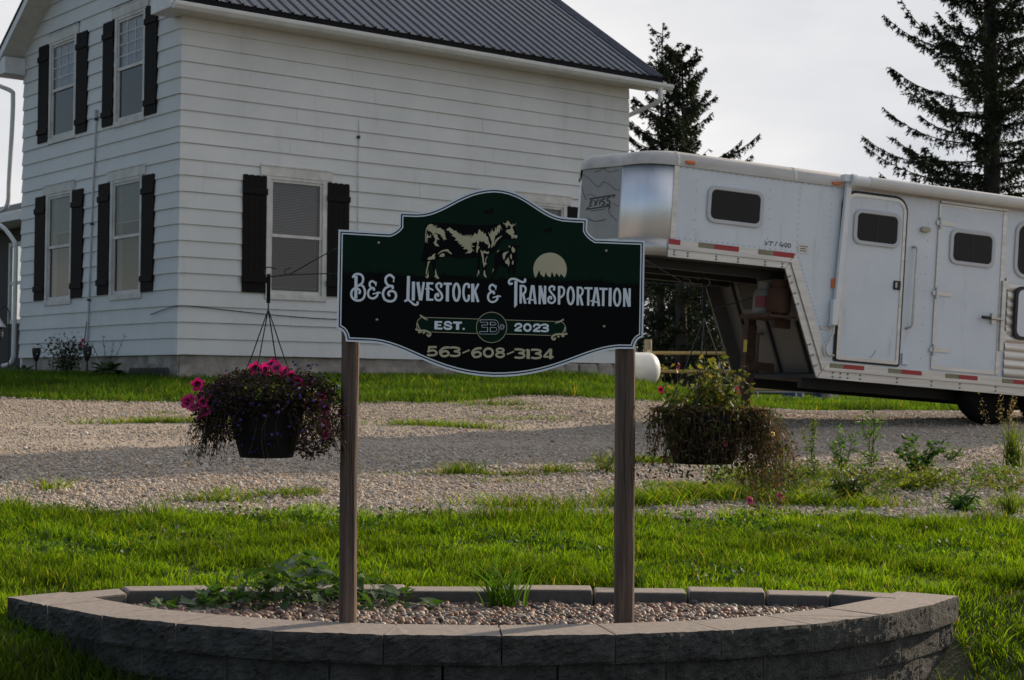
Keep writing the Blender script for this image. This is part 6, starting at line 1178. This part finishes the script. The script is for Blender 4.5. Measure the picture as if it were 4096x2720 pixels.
# ---------------------------------------------------------------- along the house
blackp=mat('black_plastic',(.010,.010,.011),.5); 
def solar(x,y,label):
    z=gzf(x,y); g=empty('solar_light',(x,y,z),label=label,cat='garden light',group='torch shaped solar lights along the gable wall')
    m=MB(); m.tube([(0,0,-.1),(0,0,.26)],.016,8); m.build('stake',blackp,g)
    m=MB(); m.lathe([(.02,.24),(.05,.30),(.072,.40),(.075,.46),(.07,.47),(.02,.475)],14); m.build('lamp_head',blackp,g)
    for k in range(4):
        a=k*pi/2+.4; m=MB(); m.box((.058*cos(a)-.008,.058*sin(a)-.008,.36),(.058*cos(a)+.008+.012*cos(a),.058*sin(a)+.008+.012*sin(a),.385)); m.build('lens',mat('lens_pale',(.4,.4,.38),.4),g)
    return g
solar(-8.08,27.61,'torch shaped solar light on a stake near the downpipe'); solar(-6.80,26.02,'torch shaped solar light on a stake beside the hosta')
def shrub(x,y,h,w_,tint,label,n=700,leaf=.05,flow=None):
    z=gzf(x,y); g=empty('garden_plant',(x,y,z),label=label,cat='plant'); pa=[]
    for k in range(9):
        q=np.linspace(0,1,7)[:,None]; pa.append(q*np.array([rng.normal()*w_*.45,rng.normal()*w_*.3,h*rng.uniform(.6,1)]))
    merge('stems',[stems(pa,.009,(.03,.026,.016))],foliam,g)
    P=np.concatenate([p[2:] for p in pa]); P=P[rng.integers(0,len(P),n)]+rng.normal(size=(n,3))*np.array([w_*.22,w_*.2,h*.09]); P[:,2]=np.abs(P[:,2])
    merge('foliage',[leafcloud(P,leaf,np.array([tint])*rng.uniform(.5,1.6,(n,1)),.5)],foliam,g)
    if flow: 
        for f in flow: put('flower',fl,g,f,(1.3,0,-.6),(1.6,)*3)
    return g
shrub(-7.37,26.73,.66,.42,(.030,.038,.018),'dark upright flowering plant against the gable wall',900,.055,[(.30,-.1,.50),(.33,-.1,.58)])
def hosta(x,y,label,n=46,s=1.):
    z=gzf(x,y); g=empty('hosta',(x,y,z),label=label,cat='plant'); hm=mat('hosta_leaf',(.018,.045,.012),.5,col2=(.035,.075,.02),scale=6,transl=.25); L_=leaf_mesh('leaf',.20,.11,hm,False)
    for k in range(n):
        a=2*pi*k/n*2.4; e=random.uniform(-.2,.9); put('leaf',L_,g,(.10*cos(a)*s,.10*sin(a)*s,.10*s+.10*e*s),(e*.7,0,a-pi/2),(s,)*3)
    pa=[]
    for k in range(4): q=np.linspace(0,1,6)[:,None]; pa.append(q*np.array([-.25+.17*k,0,.55+.12*(k%2)]))
    E_=np.concatenate([p[-3:] for p in pa]); E_=np.repeat(E_,8,0)+rng.normal(size=(len(E_)*8,3))*np.array([.012,.012,.03])
    if s>=1: merge('flower_stalks',[stems(pa,.006,(.05,.06,.03)),leafcloud(E_,.03,np.repeat([[.05,.06,.03]],len(E_),0),.4)],foliam,g)
    return g
hosta(-6.33,25.45,'hosta with tall flower stalks by the gable wall'); hosta(-8.40,28.0,'low hosta beside the downpipe foot',30,.7)
m=MB(); 
eg=empty('garden_edging',(-6.12,25.97,gzf(-6.12,25.97)),label='black scalloped plastic edging at the foot of the gable wall',cat='edging')
for k in range(9):
    P=[(0,-.1),(.18,-.1)]+[(.09+.09*cos(pi*i/6),.10+.04*sin(pi*i/6)) for i in range(7)]
    mb=MB(); mb.prism(P,0,.02); o=mb.build('scallop',blackp,eg); o.location=(k*.15*.6258,-k*.15*.78,-.004*(k%2)); o.rotation_euler=(0,0,-atan2(.78,.6258))
# lantern on a shepherd's crook
lx_,ly_=-9.0,28.66
sh_=empty('lantern_crook',(lx_,ly_,gzf(lx_,ly_)),label='thin black crook holding a white capped glass lantern in front of the porch',cat='garden lantern')
m=MB(); m.tube([tuple(p) for p in spline([(0.12,0,-.1),(.12,0,.9),(.11,0,1.15),(.03,0,1.22),(-.05,0,1.15),(-.06,0,1.08)],5)],.010,6); m.build('crook',blackp,sh_)
m=MB(); m.lathe([(.13,.86),(.05,.97),(.02,1.02),(.01,1.07)],16,(-.06,0,0)); m.build('cap',pm,sh_)
m=MB(); m.lathe([(.05,.62),(.085,.70),(.085,.80),(.05,.86)],16,(-.06,0,0)); m.build('globe',pane_g,sh_)

# clover and plantain leaves in the lawn, thickest towards the driveway
n=9000; y=7.8+rng.random(n)*2.7; x=rng.uniform(-1,1,n)*(y*.335+.3); k=(vnoise(x,y,2.9)+.25*(y-9)>.18)&(y<d_near(x)+.1); x,y=x[k],y[k]
P=np.c_[x,y,gz(x,y)+rng.uniform(.01,.055,len(x))]; v,f,t_=leafcloud(P,.030,np.array([[.035,.075,.014]])*rng.uniform(.5,1.6,(len(P),1)),.75,-.2)
o=bigmesh('lawn_clover',v,f,foliam,t_); tag(o,'dark clover and broad leaves patched through the lawn','clover',kind='stuff')

# tangled growth along the windrow right of the drive
n=150; cx_=rng.uniform(1.5,3.9,n); cy_=12.0+.35*(cx_-2.4)*.4+rng.normal(size=n)*.42; pa=[]; q=np.linspace(0,1,6)[:,None]
for k in range(n):
    h_=rng.uniform(.05,.17)*(1.9 if rng.random()<.08 else 1); pa.append(np.array([cx_[k],cy_[k],gzf(cx_[k],cy_[k])])+q*np.array([rng.normal()*.06,rng.normal()*.05,h_])+np.c_[.01*np.sin(q*5+k),0*q,0*q].reshape(-1,3))
P=np.concatenate([p[1:] for p in pa]); P=np.repeat(P,5,0)+rng.normal(size=(len(P)*5,3))*np.array([.03,.03,.012]); u=rng.random((len(P),1))
merge('roadside_growth',[stems(pa,.002,(.06,.075,.02)),leafcloud(P,.034,np.where(u<.6,np.array([[.05,.10,.016]]),np.where(u<.9,np.array([[.11,.14,.02]]),np.array([[.12,.08,.04]])))*rng.uniform(.6,1.4,(len(P),1)),.38,-.15)],foliam,None)
tag(bpy.data.objects['roadside_growth'],'low tangled green and yellow weeds spread along the stony edge of the drive','weeds',kind='stuff')
